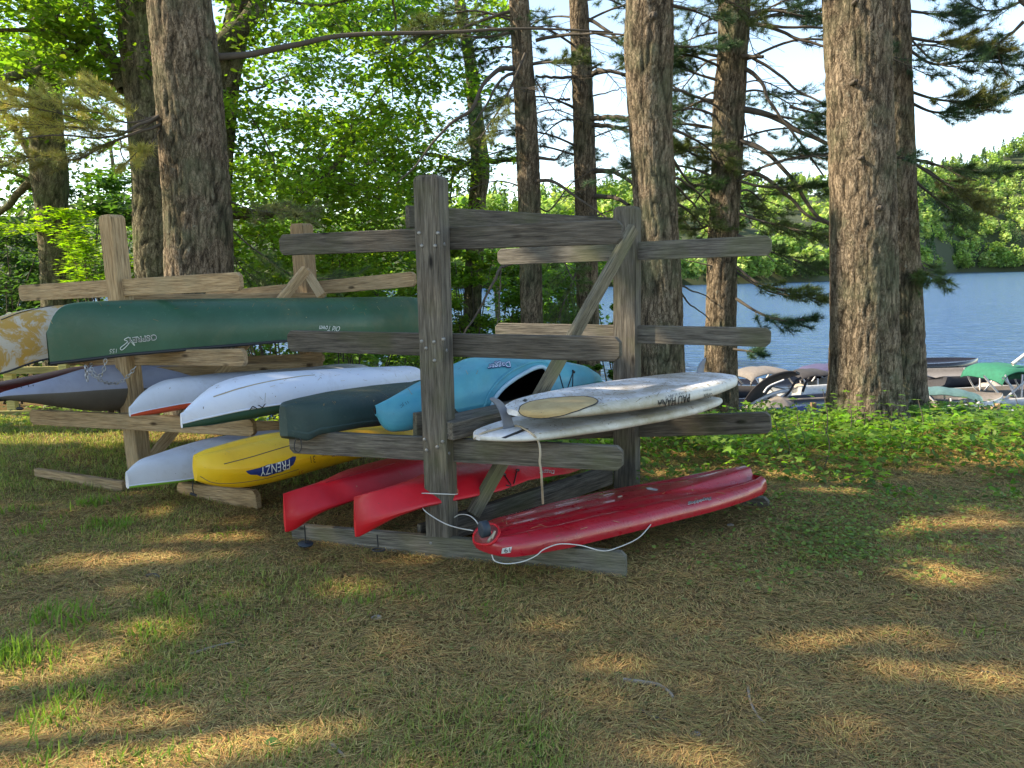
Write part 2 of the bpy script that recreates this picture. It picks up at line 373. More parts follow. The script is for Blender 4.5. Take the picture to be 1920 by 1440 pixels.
def rand_rot(n, flatness=0.0):
    """random rotation matrices n,3,3 ; flatness 0..1 pulls the leaf normal upward"""
    nrm = rng.normal(size=(n, 3)); nrm /= np.linalg.norm(nrm, axis=1)[:, None]; nrm[:, 2] = np.abs(nrm[:, 2])
    nrm = nrm * (1 - flatness) + np.array([0, 0, 1]) * flatness; nrm /= np.linalg.norm(nrm, axis=1)[:, None]
    a = rng.normal(size=(n, 3)); a -= nrm * (a * nrm).sum(1)[:, None]; a /= np.linalg.norm(a, axis=1)[:, None]
    return np.stack([a, np.cross(nrm, a), nrm], 2)
def scatter(T, TF, P, S, Rm, cols):
    k = len(T); n = len(P); V = np.einsum('nij,kj->nki', Rm, T) * S[:, None, None] + P[:, None, :]
    Fc = (TF[None] + (np.arange(n) * k)[:, None, None]).reshape(-1, TF.shape[1])
    return V.reshape(-1, 3), Fc, np.repeat(cols, k, axis=0)
# leaf templates
LEAF = np.array([[0, 0, 0], [.3, .24, .05], [.62, .22, .02], [1, 0, -.06], [.62, -.22, .02], [.3, -.24, .05]]) - [.5, 0, 0]
LEAF_F = np.array([[0, 3, 1], [1, 3, 2], [0, 5, 3], [5, 4, 3]])
OAK = np.array([[0, 0, 0], [.22, .16, .03], [.30, .08, 0], [.5, .30, .05], [.58, .12, 0], [.78, .26, .02], [1, 0, -.08], [.78, -.26, .02], [.58, -.12, 0], [.5, -.30, .05], [.30, -.08, 0], [.22, -.16, .03]]) - [.5, 0, 0]
OAK_F = np.array([[0, 1, 2], [2, 3, 4], [4, 5, 6], [0, 2, 10], [2, 4, 8], [2, 8, 10], [4, 6, 8], [6, 7, 8], [8, 9, 10], [10, 11, 0]])
def star():
    V = [[0, 0, .02]]; ang = [-150, -110, -72, -52, -30, -16, 0, 16, 30, 52, 72, 110, 150]; rad = [.22, .42, .30, .62, .36, .45, .95, .45, .36, .62, .30, .42, .22]
    ang = [-165, -125, -95, -62, -38, -20, 0, 20, 38, 62, 95, 125, 165]; rad = [.15, .45, .30, .78, .40, .48, 1.0, .48, .40, .78, .30, .45, .15]
    for a, r in zip(ang, rad): V.append([r * math.cos(math.radians(a)), r * math.sin(math.radians(a)), -.12 * r * r])
    return np.array(V) * .6, np.array([[0, i, i + 1] for i in range(1, 13)])
MAPLE, MAPLE_F = star()
def varcol(n, base, var=.25, hue=.12):
    b = np.array(base)[None] * (1 + rng.uniform(-var, var, (n, 1)))
    b = b * (1 + rng.uniform(-hue, hue, (n, 3))); return np.clip(b, 0, 1)
# far trees: one mass of woods on the hills
TV, TFc, TC = [], [], []; off = 0
QT = np.array([[-.5, -.5, 0], [.5, -.5, .1], [.5, .5, 0], [-.5, .5, .1]]); QF = np.array([[0, 1, 2, 3]])
def far_tree(p, h, r, conifer, base, nf):
    global off
    if conifer:
        t = rng.uniform(0, 1, nf) ** .8; a = rng.uniform(0, 2 * np.pi, nf); rr = r * (1 - t) * rng.uniform(.75, 1.1, nf) + .15
        P = np.stack([rr * np.cos(a), rr * np.sin(a), h * (.12 + .9 * t)], 1)
    else:
        lob = rng.normal(size=(7, 3)); lob /= np.linalg.norm(lob, axis=1)[:, None]; lob[:, 2] = np.abs(lob[:, 2]) * .9
        k = rng.integers(0, 7, nf); d = rng.normal(size=(nf, 3)); d /= np.linalg.norm(d, axis=1)[:, None]
        lr = rng.uniform(.3, .6, 7); P = (lob[k] * rng.uniform(.4, .75, (7, 1))[k] + d * lr[k][:, None]) * [r, r, h * .52] + [0, 0, h * .5]
    P = P + p
    n = len(P); C = varcol(n, base, .38, .10)
    V, Fq, C = scatter(QT, QF, P, rng.uniform(.6, 1.4, n) * min(r * .30, 1.4), rand_rot(n, .25), C)
    TV.append(V); TFc.append(Fq + off); TC.append(C); off += len(V)
def add_far(n, pxr, ur, nf=150, hmul=1):
    nf = int(nf * .95)
    for _ in range(n):
        px = rng.uniform(*pxr); u = rng.uniform(*ur) ** 1.2; p = hill_at(px, max(u, .004)); D = p[1]
        con = rng.random() < (.22 if u < .75 else .5)
        h = rng.uniform(9, 15) * (D / 420) ** .35 * hmul; r = h * (.2 if con else rng.uniform(.32, .45))
        base = (.09, .16, .08) if con else [(.26, .38, .11), (.32, .43, .14), (.20, .32, .10), (.36, .46, .17)][rng.integers(4)]
        far_tree(p - [0, 0, 1.0], h * (1.25 if con else 1), r, con, base, nf)
add_far(330, (1660, 2020), (0, 1), 170)
add_far(70, (1700, 2000), (0, .05), 200, .8)
add_far(60, (1680, 2000), (.9, 1), 120, .8)
add_far(330, (820, 1680), (0, 1), 150); add_far(200, (1540, 1780), (0, 1), 140, .8); add_far(90, (1600, 1960), (0, .02), 160, .55); add_far(90, (900, 1640), (0, .02), 160, .5)
add_far(90, (820, 1650), (0, .04), 200, .7)
add_far(130, (-700, 820), (0, 1), 70)
wd = obj('hillside_woods', np_mesh('hillside_woods', np.vstack(TV), np.vstack(TFc), M['farleaf'], np.vstack(TC)))
wd['kind'] = 'stuff'; tag(wd, 'sunlit mixed green woods covering the far hillside across the lake', 'woods')

# ------------------------------------------------------------------ trunks
def trunk_mesh(name, pts, mat, nth=72, dz=.03, amp=.02, freq=21, flare=0., seed=0, vs_=4.6):
    """pts: list of (x,y,z,r) bottom to top"""
    pts = np.array(pts, float); L = np.concatenate([[0], np.cumsum(np.linalg.norm(np.diff(pts[:, :3], axis=0), axis=1))])
    dz = dz * 1.35; n = int(L[-1] / dz) + 2; s = np.linspace(0, L[-1], n); c = np.stack([np.interp(s, L, pts[:, k]) for k in range(4)], 1)
    ker = np.ones(9) / 9
    for k in (0, 1, 3):
        cc = np.pad(c[:, k], 4, mode='edge'); c[:, k] = np.convolve(cc, ker, 'valid')
    th = np.linspace(0, 2 * np.pi, nth, endpoint=False); S, TH = np.meshgrid(s, th, indexing='ij'); Rr = c[:, 3][:, None] * np.ones_like(TH)
    Rr = Rr * (1 + flare * np.exp(-S / .35)) + flare * .10 * np.exp(-S / .3) * np.cos(5 * TH + seed)
    q = np.stack([(np.cos(TH) * Rr * freq).ravel(), (np.sin(TH) * Rr * freq).ravel(), (S * vs_).ravel() + seed * 13], 1)
    wv = vnoise(q * [.5, .5, .4], seed + 5) * 1.1; q2 = q + np.stack([wv, -wv, wv * .5], 1)
    n1 = 1 - np.abs(2 * vnoise(q2, seed) - 1); n2 = vnoise(q * [2.6, 2.6, 2.0], seed + 1); n3 = vnoise(q * [.12, .12, .12], seed + 2)
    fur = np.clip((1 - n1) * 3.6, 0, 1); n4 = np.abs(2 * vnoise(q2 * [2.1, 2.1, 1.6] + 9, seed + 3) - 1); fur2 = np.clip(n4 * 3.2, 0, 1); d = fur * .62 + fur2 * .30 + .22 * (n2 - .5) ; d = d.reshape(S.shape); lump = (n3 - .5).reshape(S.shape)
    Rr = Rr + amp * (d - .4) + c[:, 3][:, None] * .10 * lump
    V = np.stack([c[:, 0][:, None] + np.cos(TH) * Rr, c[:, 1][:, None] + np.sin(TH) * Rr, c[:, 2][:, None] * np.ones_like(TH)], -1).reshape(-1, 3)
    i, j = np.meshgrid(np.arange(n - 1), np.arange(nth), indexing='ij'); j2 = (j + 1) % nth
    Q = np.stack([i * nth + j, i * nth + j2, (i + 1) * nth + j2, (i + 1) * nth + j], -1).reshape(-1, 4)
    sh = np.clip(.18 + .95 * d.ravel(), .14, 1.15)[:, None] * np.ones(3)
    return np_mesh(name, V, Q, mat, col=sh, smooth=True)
def trunk_from_px(pp, Y, base_z=None, top_z=8):
    """pp: (px,py,width_px) from top to bottom -> points bottom to top"""
    out = []
    for px, py, wpx in pp[::-1]:
        p = PY(px, py, Y); out.append([p[0], Y, p[2], wpx / 2 * Y / F])
    b = out[0]; z0 = base_z if base_z is not None else float(gz(b[0], Y)) - .15
    if b[2] > z0: d = np.array(out[0]) - np.array(out[1]); k = (b[2] - z0) / -d[2]; out.insert(0, [b[0] + d[0] * k * .6, Y, z0, b[3] * 1.05])
    tp = out[-1]; d = np.array(out[-1]) - np.array(out[-2]); k = (top_z - tp[2]) / d[2]
    out.append([tp[0] + d[0] * k, Y + .2, top_z, tp[3] * .6]); return out

# needle sprays ---------------------------------------------------
def tufts(P, D, n=15, ln=.095, wd=.0042, cols=None):
    """needles: one thin triangle each"""
    m = len(P); P = np.repeat(P, n, 0); D = np.repeat(D, n, 0); C = np.repeat(cols, n, 0)
    d = D * .9 + rng.normal(size=P.shape) * .62; d[:, 2] += .12; d /= np.linalg.norm(d, axis=1)[:, None]
    s = np.cross(d, rng.normal(size=P.shape)); s /= np.linalg.norm(s, axis=1)[:, None]
    L = rng.uniform(.7, 1.15, (len(P), 1)) * ln
    V = np.stack([P - s * wd * .5, P + s * wd * .5, P + d * L], 1).reshape(-1, 3); Fc = np.arange(len(V)).reshape(-1, 3)
    return V, Fc, np.repeat(C, 3, 0)
class Foliage:
    def __init__(s): s.V = []; s.F = []; s.C = []; s.n = 0
    def add(s, V, Fc, C):
        if len(V) == 0: return
        s.V.append(V); s.F.append(Fc + s.n); s.C.append(C); s.n += len(V)
    def mesh(s, name, mat): return np_mesh(name, np.vstack(s.V), np.vstack(s.F), mat, np.vstack(s.C))
def pine_branch(acc, fol, P, r, twigs=14, tl=.55, col=(.07, .13, .045), start=.25, dens=1.0, droop=.05, sprout=10, tuftn=12, bare=False):
    P = smooth_poly(P, 24); n = len(P); acc.tube(P, np.linspace(r, r * .25, n), 6)
    T = np.gradient(P, axis=0); T /= np.linalg.norm(T, axis=1)[:, None]
    tp, td = [], []
    for k in range(twigs):
        u = start + (1 - start) * (k + rng.random()) / twigs; i = min(n - 1, int(u * (n - 1))); t = T[i]
        side = np.cross(t, [0, 0, 1]); side /= np.linalg.norm(side) + 1e-9; sg = 1 if k % 2 else -1
        d = t * rng.uniform(.5, 1.1) + side * sg * rng.uniform(.5, 1.1) + np.array([0, 0, rng.uniform(-.25, .3)]); d /= np.linalg.norm(d)
        L = tl * rng.uniform(.6, 1.2) * (1.15 - .5 * u)
        ss = np.linspace(0, 1, 7)[:, None]; Q = P[i] + d * L * ss + np.array([0, 0, -droop]) * L * ss ** 2 + rng.normal(size=3) * .05 * L * ss ** 2
        acc.tube(Q, np.linspace(max(r * .28, .004), .002, 7), 4)
        if bare: continue
        for q in range(3):   # sub twigs
            a = rng.uniform(.3, .95); p0 = Q[0] + (Q[-1] - Q[0]) * a; dd = d + side * rng.uniform(-.9, .9) + np.array([0, 0, rng.uniform(-.1, .35)]); dd /= np.linalg.norm(dd)
            L2 = L * .4; Q2 = p0 + dd * L2 * np.linspace(0, 1, 4)[:, None]; acc.tube(Q2, [.003, .0025, .002, .0015], 3)
            m = int(sprout * .5 * dens); uu = rng.uniform(.3, 1.02, (m, 1)); tp.append(p0 + dd * L2 * uu); td.append(np.tile(dd, (m, 1)))
        m = int(sprout * dens); uu = rng.uniform(.3, 1.02, (m, 1)); tp.append(Q[0] + (Q[-1] - Q[0]) * uu); td.append(np.tile(d, (m, 1)))
    if tp:
        P_ = np.vstack(tp); D_ = np.vstack(td); fol.add(*tufts(P_, D_, tuftn, cols=varcol(len(P_), col, .3, .12)))
def leaf_clusters(fol, C, rad, n, size=.1, col=(.10, .19, .03), T=LEAF, TF=LEAF_F, flatn=.35, squash=.6, twacc=None, root=None):
    for c, r in zip(C, rad):
        d = rng.normal(size=(n, 3)); d /= np.linalg.norm(d, axis=1)[:, None]; rr = rng.uniform(0, 1, (n, 1)) ** .5
        P = c + d * rr * r * [1, 1, squash]
        b = np.array(col) * rng.uniform(.75, 1.3)
        fol.add(*scatter(T, TF, P, rng.uniform(.55, 1.5, n) * size, rand_rot(n, flatn), varcol(n, b, .22, .14)))
        if twacc is not None:
            for _ in range(5):
                q = rng.integers(n); e = P[q]; m = c + (e - c) * .5 + rng.normal(size=3) * .06 * r
                twacc.tube(smooth_poly([c - [0, 0, .2 * r], m, e], 6), [.006, .005, .004, .003, .002, .0015, .001][:len(smooth_poly([c, m, e], 6))], 3)

def px_branch(pts, Y0, Y1=None):
    Y1 = Y0 if Y1 is None else Y1; n = len(pts)
    return [PY(x, y, Y0 + (Y1 - Y0) * k / max(1, n - 1)) for k, (x, y) in enumerate(pts)]

def make_tree(name, label, pp, Y, mat, branches=(), leafy=(), seed=1, nth=72, amp=.02, dz=.03, flare=.3, bmat=None, cat='tree', pine=(), top_z=7.6, group=None, knots=(), auto=()):
    pts = trunk_from_px(pp, Y, top_z=top_z); root = thing(name, label, cat, (pts[0][0], Y, pts[0][2]), group)
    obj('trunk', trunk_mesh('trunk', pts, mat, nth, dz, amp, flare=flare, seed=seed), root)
    bmat = bmat or M['twig']
    for pxy, Y0, Y1, wpx in branches:
        P = smooth_poly(px_branch(pxy, Y0, Y1), 30); n = len(P); r = np.linspace(wpx[0], wpx[1], n) / 2 * Y0 / F
        P = P + np.stack([vnoise(np.stack([np.arange(n) * .33, np.full(n, k * 7.), np.full(n, seed)], 1), 3) - .5 for k in range(3)], 1) * .022
        V, Q = tube(P, r, 8, caps=False); obj('branch', np_mesh('branch', V, Q, bmat, smooth=True, col=np.ones((len(V), 3)) * .85), root)
    if pine:
        fol = Foliage()
        for kw in pine:
            acc = Acc(); pine_branch(acc, fol, px_branch(kw['pts'], kw['Y0'], kw.get('Y1', kw['Y0'])), kw.get('r', .02), twigs=kw.get('twigs', 12), tl=kw.get('tl', .5),
                                     col=kw.get('col', (.07, .13, .045)), start=kw.get('start', .25), dens=kw.get('dens', 1), droop=kw.get('droop', .05), bare=kw.get('bare', False))
            obj('branch', acc.mesh('branch', kw.get('mat', M['twig'])), root)
        for (h0, h1, nb, az0, az1, ln, colr) in auto:
            for _ in range(nb):
                h = rng.uniform(h0, h1); az_ = rng.uniform(az0, az1); i_ = np.searchsorted([q[2] for q in pts], h); c0 = np.array(pts[min(i_, len(pts) - 1)][:2])
                i0 = max(0, i_ - 1); f_ = (h - pts[i0][2]) / max(1e-6, pts[min(i_, len(pts) - 1)][2] - pts[i0][2]); c0 = np.array(pts[i0][:2]) * (1 - f_) + c0 * f_
                d = np.array([math.cos(az_), math.sin(az_), 0]); L_ = ln * rng.uniform(.6, 1.2); b0 = np.array([c0[0], c0[1], h]); acc = Acc(); sg = rng.uniform(-.2, .12)
                P = [b0, b0 + d * L_ * .35 + [0, 0, .10 * L_], b0 + d * L_ * .7 + [0, 0, (.08 + sg * .5) * L_], b0 + d * L_ + [0, 0, sg * L_]]
                pine_branch(acc, fol, P, .018 if colr else .012, twigs=14, tl=.5, col=colr or OLIVE, start=.3, dens=.8, bare=colr is None); obj('branch', acc.mesh('branch', M['twig']), root)
        if fol.n: obj('needle_foliage', fol.mesh('needle_foliage', M['needle']), root)
    if leafy:
        fol = Foliage(); acc = Acc()
        for kw in leafy:
            n = kw['n']; (x0, x1), (y0, y1), (a, b_) = kw['px'], kw['py'], kw['Y']
            C = np.array([PY(rng.uniform(x0, x1), rng.uniform(y0, y1), rng.uniform(a, b_)) for _ in range(n)])
            leaf_clusters(fol, C, rng.uniform(*kw.get('r', (.35, .7)), n), kw.get('m', 200), kw.get('size', .10), kw.get('col', (.10, .19, .03)),
                          kw.get('T', OAK), kw.get('TF', OAK_F), kw.get('flat', .45), kw.get('squash', .42), acc)
        obj('leaf_crown', fol.mesh('leaf_crown', M['leaf']), root)
        obj('twigs', acc.mesh('twigs', M['twig']), root)['kind'] = 'stuff'
    for (kx, ky, kr) in knots:
        p = PY(kx, ky, Y); p[1] -= np.interp(0, [0, 1], [pts[-2][3], 0]); p = p.copy()
        th = np.linspace(0, 2 * np.pi, 16, endpoint=False); q = [p + np.array([0, -.02 - .03, 0]), p + np.array([0, .02, 0])]
        V, Q = tube([p + [0, .1, 0], p + [0, -.035, 0], p + [0, -.05, 0], p + [0, -.03, 0]], [kr, kr * 1.05, kr * .8, .001], 14, caps=False)
        obj('knot', np_mesh('knot', V, Q, M['twig'], smooth=True), root)
    return root

LG = (.14, .235, .035); LY = (.17, .27, .035); LD = (.055, .12, .03)
GOLD = (.42, .40, .12); BLUEG = (.055, .115, .055); OLIVE = (.10, .14, .04)  # GOLD puts the sunlit look of the left boughs into needle colour
make_tree('pine_tree', 'thick dark ridged trunk at the left, its left edge catching sun, behind the green canoe', [(337, -10, 104), (352, 120, 108), (362, 250, 110), (372, 400, 112), (374, 510, 114), (377, 640, 118)], 8.6,
          M['bark'], seed=3, nth=128, amp=.030, dz=.026, flare=.25,
          branches=[([(398, 108), (480, 100), (560, 84), (640, 66), (760, 62), (900, 58), (1010, 55), (1150, 62)], 8.7, 9.2, (13, 3)),
                    ([(300, 216), (262, 235), (225, 252), (180, 258), (100, 255), (40, 262)], 8.4, 7.6, (6, 2)),
                    ([(304, 232), (262, 248), (205, 268), (150, 296), (90, 303), (0, 296)], 8.4, 7.8, (6, 2)),
                    ([(225, 262), (232, 296), (262, 318), (300, 325)], 8.3, 8.4, (3, 1))],
          pine=[dict(pts=[(300, 216), (240, 230), (180, 210), (90, 190), (0, 170)], Y0=8.4, Y1=7.6, col=GOLD, twigs=20, tl=.6, r=.012),
                dict(pts=[(300, 220), (250, 245), (170, 240), (80, 240), (-20, 250)], Y0=8.4, Y1=7.9, col=GOLD, twigs=20, tl=.6, r=.012),
                dict(pts=[(302, 228), (260, 215), (220, 190), (170, 165)], Y0=8.4, Y1=8.2, col=GOLD, twigs=14, tl=.5, r=.008),
                dict(pts=[(300, 235), (220, 262), (130, 290), (30, 296)], Y0=8.4, Y1=7.6, col=(.2, .2, .07), twigs=16, tl=.5, r=.008),
                dict(pts=[(302, 240), (285, 265), (262, 280), (245, 300)], Y0=8.4, Y1=8.1, col=GOLD, twigs=8, tl=.3, r=.005),
                dict(pts=[(200, 250), (120, 215), (40, 205), (-60, 215)], Y0=8.0, Y1=7.4, col=GOLD, twigs=14, tl=.5, r=.006),
                dict(pts=[(424, 375), (470, 392), (520, 400), (560, 408)], Y0=8.7, Y1=8.3, col=(.17, .19, .08), twigs=12, tl=.5, r=.01),
                dict(pts=[(424, 420), (480, 470), (560, 520), (640, 520)], Y0=9.0, Y1=9.6, col=(.08, .14, .05), twigs=16, tl=.6, r=.012),
                dict(pts=[(424, 440), (450, 500), (520, 545)], Y0=9.0, Y1=9.4, col=(.08, .14, .05), twigs=12, tl=.5, r=.01)])
make_tree('maple_tree', 'mossy lighter trunk tucked just behind the thick dark one at the left', [(262, -10, 78), (270, 100, 78), (278, 180, 78), (290, 330, 76), (297, 520, 78), (302, 640, 82)], 10.2,
          M['bark_moss'], seed=8, nth=96, amp=.020, dz=.025,
          branches=[([(232, 168), (214, 120), (186, 70), (168, 20), (160, -40)], 10.2, 10.4, (26, 18)), ([(180, 60), (135, 95), (80, 128), (0, 150), (-60, 165)], 10.3, 9.6, (14, 16)),
                    ([(176, 66), (120, 62), (60, 56), (-20, 55)], 10.3, 9.8, (9, 6)), ([(235, 158), (150, 155), (60, 160)], 10.3, 10.1, (12, 4))],
          leafy=[dict(n=72, px=(-120, 300), py=(-120, 170), Y=(9.2, 12.5), m=140, col=LG, size=.09, T=LEAF * [1, 1.3, 1], TF=LEAF_F), dict(n=20, px=(-100, 240), py=(60, 330), Y=(11, 13), m=130, col=LY)], bmat=M['bark_moss'])
make_tree('oak_tree', 'straight brown trunk standing at the far left edge', [(84, 140, 50), (88, 250, 52), (93, 330, 62), (98, 400, 50), (104, 530, 46), (108, 640, 50)], 12.0, M['bark_moss'], seed=11, nth=64, amp=.016, dz=.035,
          branches=[([(84, 330), (60, 300), (40, 260), (10, 215), (-30, 160)], 12, 12.4, (14, 8)), ([(74, 350), (40, 330), (0, 320), (-60, 318)], 12, 12, (7, 4)), ([(80, 318), (50, 345), (10, 390), (-30, 420)], 12.1, 13, (16, 10))],
          leafy=[dict(n=30, px=(-100, 230), py=(-60, 330), Y=(11.5, 13.5), m=120, col=LG, size=.085), dict(n=7, px=(-60, 230), py=(390, 440), Y=(11.2, 12.3), m=140, col=(.2, .32, .03), r=(.3, .5), flat=.7, squash=.3)], bmat=M['bark_moss'])
make_tree('oak_tree', 'slender forked trunk behind the tall front post of the dark rack', [(872, 60, 20), (884, 130, 22), (893, 230, 27), (902, 320, 34), (894, 380, 30), (890, 480, 32), (886, 560, 32)], 13.0, M['bark_moss'], seed=15, nth=48, amp=.014, dz=.04,
          branches=[([(868, 305), (830, 295), (780, 285)], 13, 12.7, (12, 5)), ([(900, 300), (930, 302), (975, 296)], 13, 12.6, (12, 8)), ([(884, 300), (850, 330), (845, 370)], 12.9, 12.5, (9, 3)),
                    ([(880, 130), (870, 60), (850, -30)], 13, 13.2, (16, 12))],
          leafy=[dict(n=24, px=(690, 960), py=(230, 410), Y=(11.8, 13.4), m=110, col=LY, size=.085), dict(n=24, px=(640, 950), py=(-60, 220), Y=(11.5, 14), m=110, col=LG), dict(n=9, px=(850, 1190), py=(330, 430), Y=(13, 15), m=130, col=LY)], bmat=M['bark_moss'])
make_tree('pine_tree', 'narrow grey trunk with curved dead boughs right of the tall front post', [(972, -10, 34), (980, 110, 37), (985, 200, 38), (990, 300, 40), (994, 420, 40), (996, 560, 40), (998, 640, 42)], 10.6, M['bark'], auto=[(3.2, 6, 9, -3.1, 3.1, 1.7, OLIVE), (2.2, 5, 8, -3.1, 3.1, 1.4, None)], seed=21, nth=64, amp=.014, dz=.03,
          branches=[([(962, 128), (935, 132), (905, 160), (885, 205), (850, 225), (820, 258), (780, 310), (745, 345)], 10.5, 9.4, (9, 2.5)), ([(965, 136), (940, 150), (920, 180), (900, 215), (873, 250)], 10.5, 9.9, (6, 2)),
                    ([(1003, 340), (1040, 342), (1090, 375), (1140, 410)], 10.5, 9.8, (7, 3)), ([(1003, 296), (1040, 298), (1060, 280)], 10.6, 10.3, (7, 2)),
                    ([(1005, 385), (1030, 395), (1070, 345), (1130, 310)], 10.7, 11.2, (4, 1.5)), ([(1006, 75), (1060, 66), (1110, 62), (1175, 66)], 10.6, 10, (7, 3)),
                    ([(940, 500), (920, 540), (880, 610), (860, 640)], 9.5, 9.0, (6, 2)), ([(975, 490), (940, 500), (960, 470)], 9.5, 9.6, (5, 3)), ([(940, 505), (935, 580), (932, 640)], 9.5, 9.3, (3, 2)),
                    ([(962, 20), (900, 40), (820, 70), (760, 110)], 10.6, 10.2, (6, 2)), ([(1005, 150), (1035, 200), (1075, 230)], 10.6, 10.2, (3, 1))],
          pine=[dict(pts=[(962, 60), (900, 70), (830, 60), (760, 70)], Y0=10.5, Y1=10, twigs=14, tl=.55, col=OLIVE, dens=.8), dict(pts=[(985, 100), (950, 180), (920, 230), (900, 260)], Y0=10.2, Y1=9.8, twigs=12, tl=.5, col=(.15, .18, .05)),
                dict(pts=[(1000, 120), (1040, 115), (1090, 105)], Y0=10.5, Y1=10, twigs=10, tl=.45, col=OLIVE), dict(pts=[(1005, 440), (1050, 480), (1080, 540)], Y0=10.5, Y1=10, twigs=12, tl=.5, col=(.09, .15, .04))])
make_tree('pine_tree', 'second narrow pine trunk left of the rear post of the dark rack', [(1084, -10, 32), (1090, 110, 36), (1094, 220, 38), (1097, 330, 40), (1100, 450, 40), (1102, 600, 40), (1103, 640, 42)], 11.4, M['bark'], auto=[(3.0, 6, 12, -3.1, 3.1, 1.8, BLUEG), (2.2, 5, 8, -3.1, 3.1, 1.5, None)], seed=25, nth=64, amp=.015, dz=.03,
          branches=[([(1110, 140), (1125, 132), (1180, 140)], 11.3, 10.6, (9, 5)), ([(1110, 222), (1140, 220), (1180, 222)], 11.3, 10.8, (10, 8)), ([(1112, 234), (1140, 236), (1185, 246)], 11.3, 10.8, (9, 6)),
                    ([(1116, 320), (1150, 322), (1190, 345)], 11.3, 10.4, (10, 6)), ([(1116, 368), (1150, 370), (1180, 385)], 11.3, 10.6, (9, 6)), ([(1070, 186), (1045, 186)], 11.3, 11.2, (5, 3)), ([(1110, 128), (1135, 114)], 11.3, 11.1, (6, 1)),
                    ([(1105, 36), (1130, 50), (1160, 75), (1175, 90)], 11.3, 11, (7, 3)), ([(1110, 180), (1150, 170), (1180, 160)], 11.3, 11, (3, 1)), ([(1078, 144), (1040, 145), (1005, 143)], 11.3, 11.1, (6, 4))],
          pine=[dict(pts=[(1110, 140), (1150, 135), (1190, 150), (1230, 145)], Y0=11.2, Y1=10.8, twigs=12, tl=.5, col=OLIVE), dict(pts=[(1110, 60), (1150, 70), (1190, 60)], Y0=11.2, Y1=11, twigs=10, tl=.5, col=BLUEG),
                dict(pts=[(1105, 400), (1140, 430), (1180, 480)], Y0=11.2, Y1=11, twigs=12, tl=.6, col=(.09, .15, .04)), dict(pts=[(1085, 500), (1060, 560), (1040, 620)], Y0=11.2, Y1=11, twigs=14, tl=.6, col=(.08, .14, .04))])
make_tree('pine_tree', 'sunlit scaly trunk with a round knot, directly behind the rear post', [(1218, -10, 76), (1216, 80, 84), (1217, 160, 78), (1221, 260, 74), (1230, 400, 76), (1238, 560, 78), (1241, 700, 80)], 8.4, M['bark'], auto=[(4.4, 6, 4, -.6, 1.6, 1.5, OLIVE)], seed=31, nth=110, amp=.022, dz=.026,
          knots=[(1216, 46, .045)],
          branches=[([(1255, 165), (1300, 178), (1350, 205)], 8.5, 9.2, (6, 4)), ([(1256, 330), (1290, 345), (1330, 385)], 8.5, 9.1, (6, 3)), ([(1256, 340), (1290, 370), (1335, 430)], 8.5, 9.2, (5, 3)), ([(1262, 530), (1300, 545), (1330, 560)], 8.5, 9.2, (4, 2)), ([(1262, 535), (1295, 570), (1330, 600)], 8.5, 9, (4, 2))],
          pine=[dict(pts=[(1255, 240), (1290, 255), (1330, 280), (1350, 310)], Y0=8.6, Y1=9.1, twigs=12, tl=.4, col=OLIVE), dict(pts=[(1255, 85), (1290, 88), (1345, 84)], Y0=8.6, Y1=9.1, twigs=10, tl=.4, col=BLUEG),
                dict(pts=[(1255, 375), (1290, 395), (1330, 440)], Y0=8.6, Y1=9.3, twigs=14, tl=.45, col=(.09, .14, .04)), dict(pts=[(1258, 10), (1300, 20), (1345, 40)], Y0=8.6, Y1=9.1, twigs=10, tl=.4, col=BLUEG),
                dict(pts=[(1256, 290), (1290, 340), (1310, 350)], Y0=8.6, Y1=9.3, twigs=9, tl=.4, col=LD)])
DB = (.07, .12, .04)
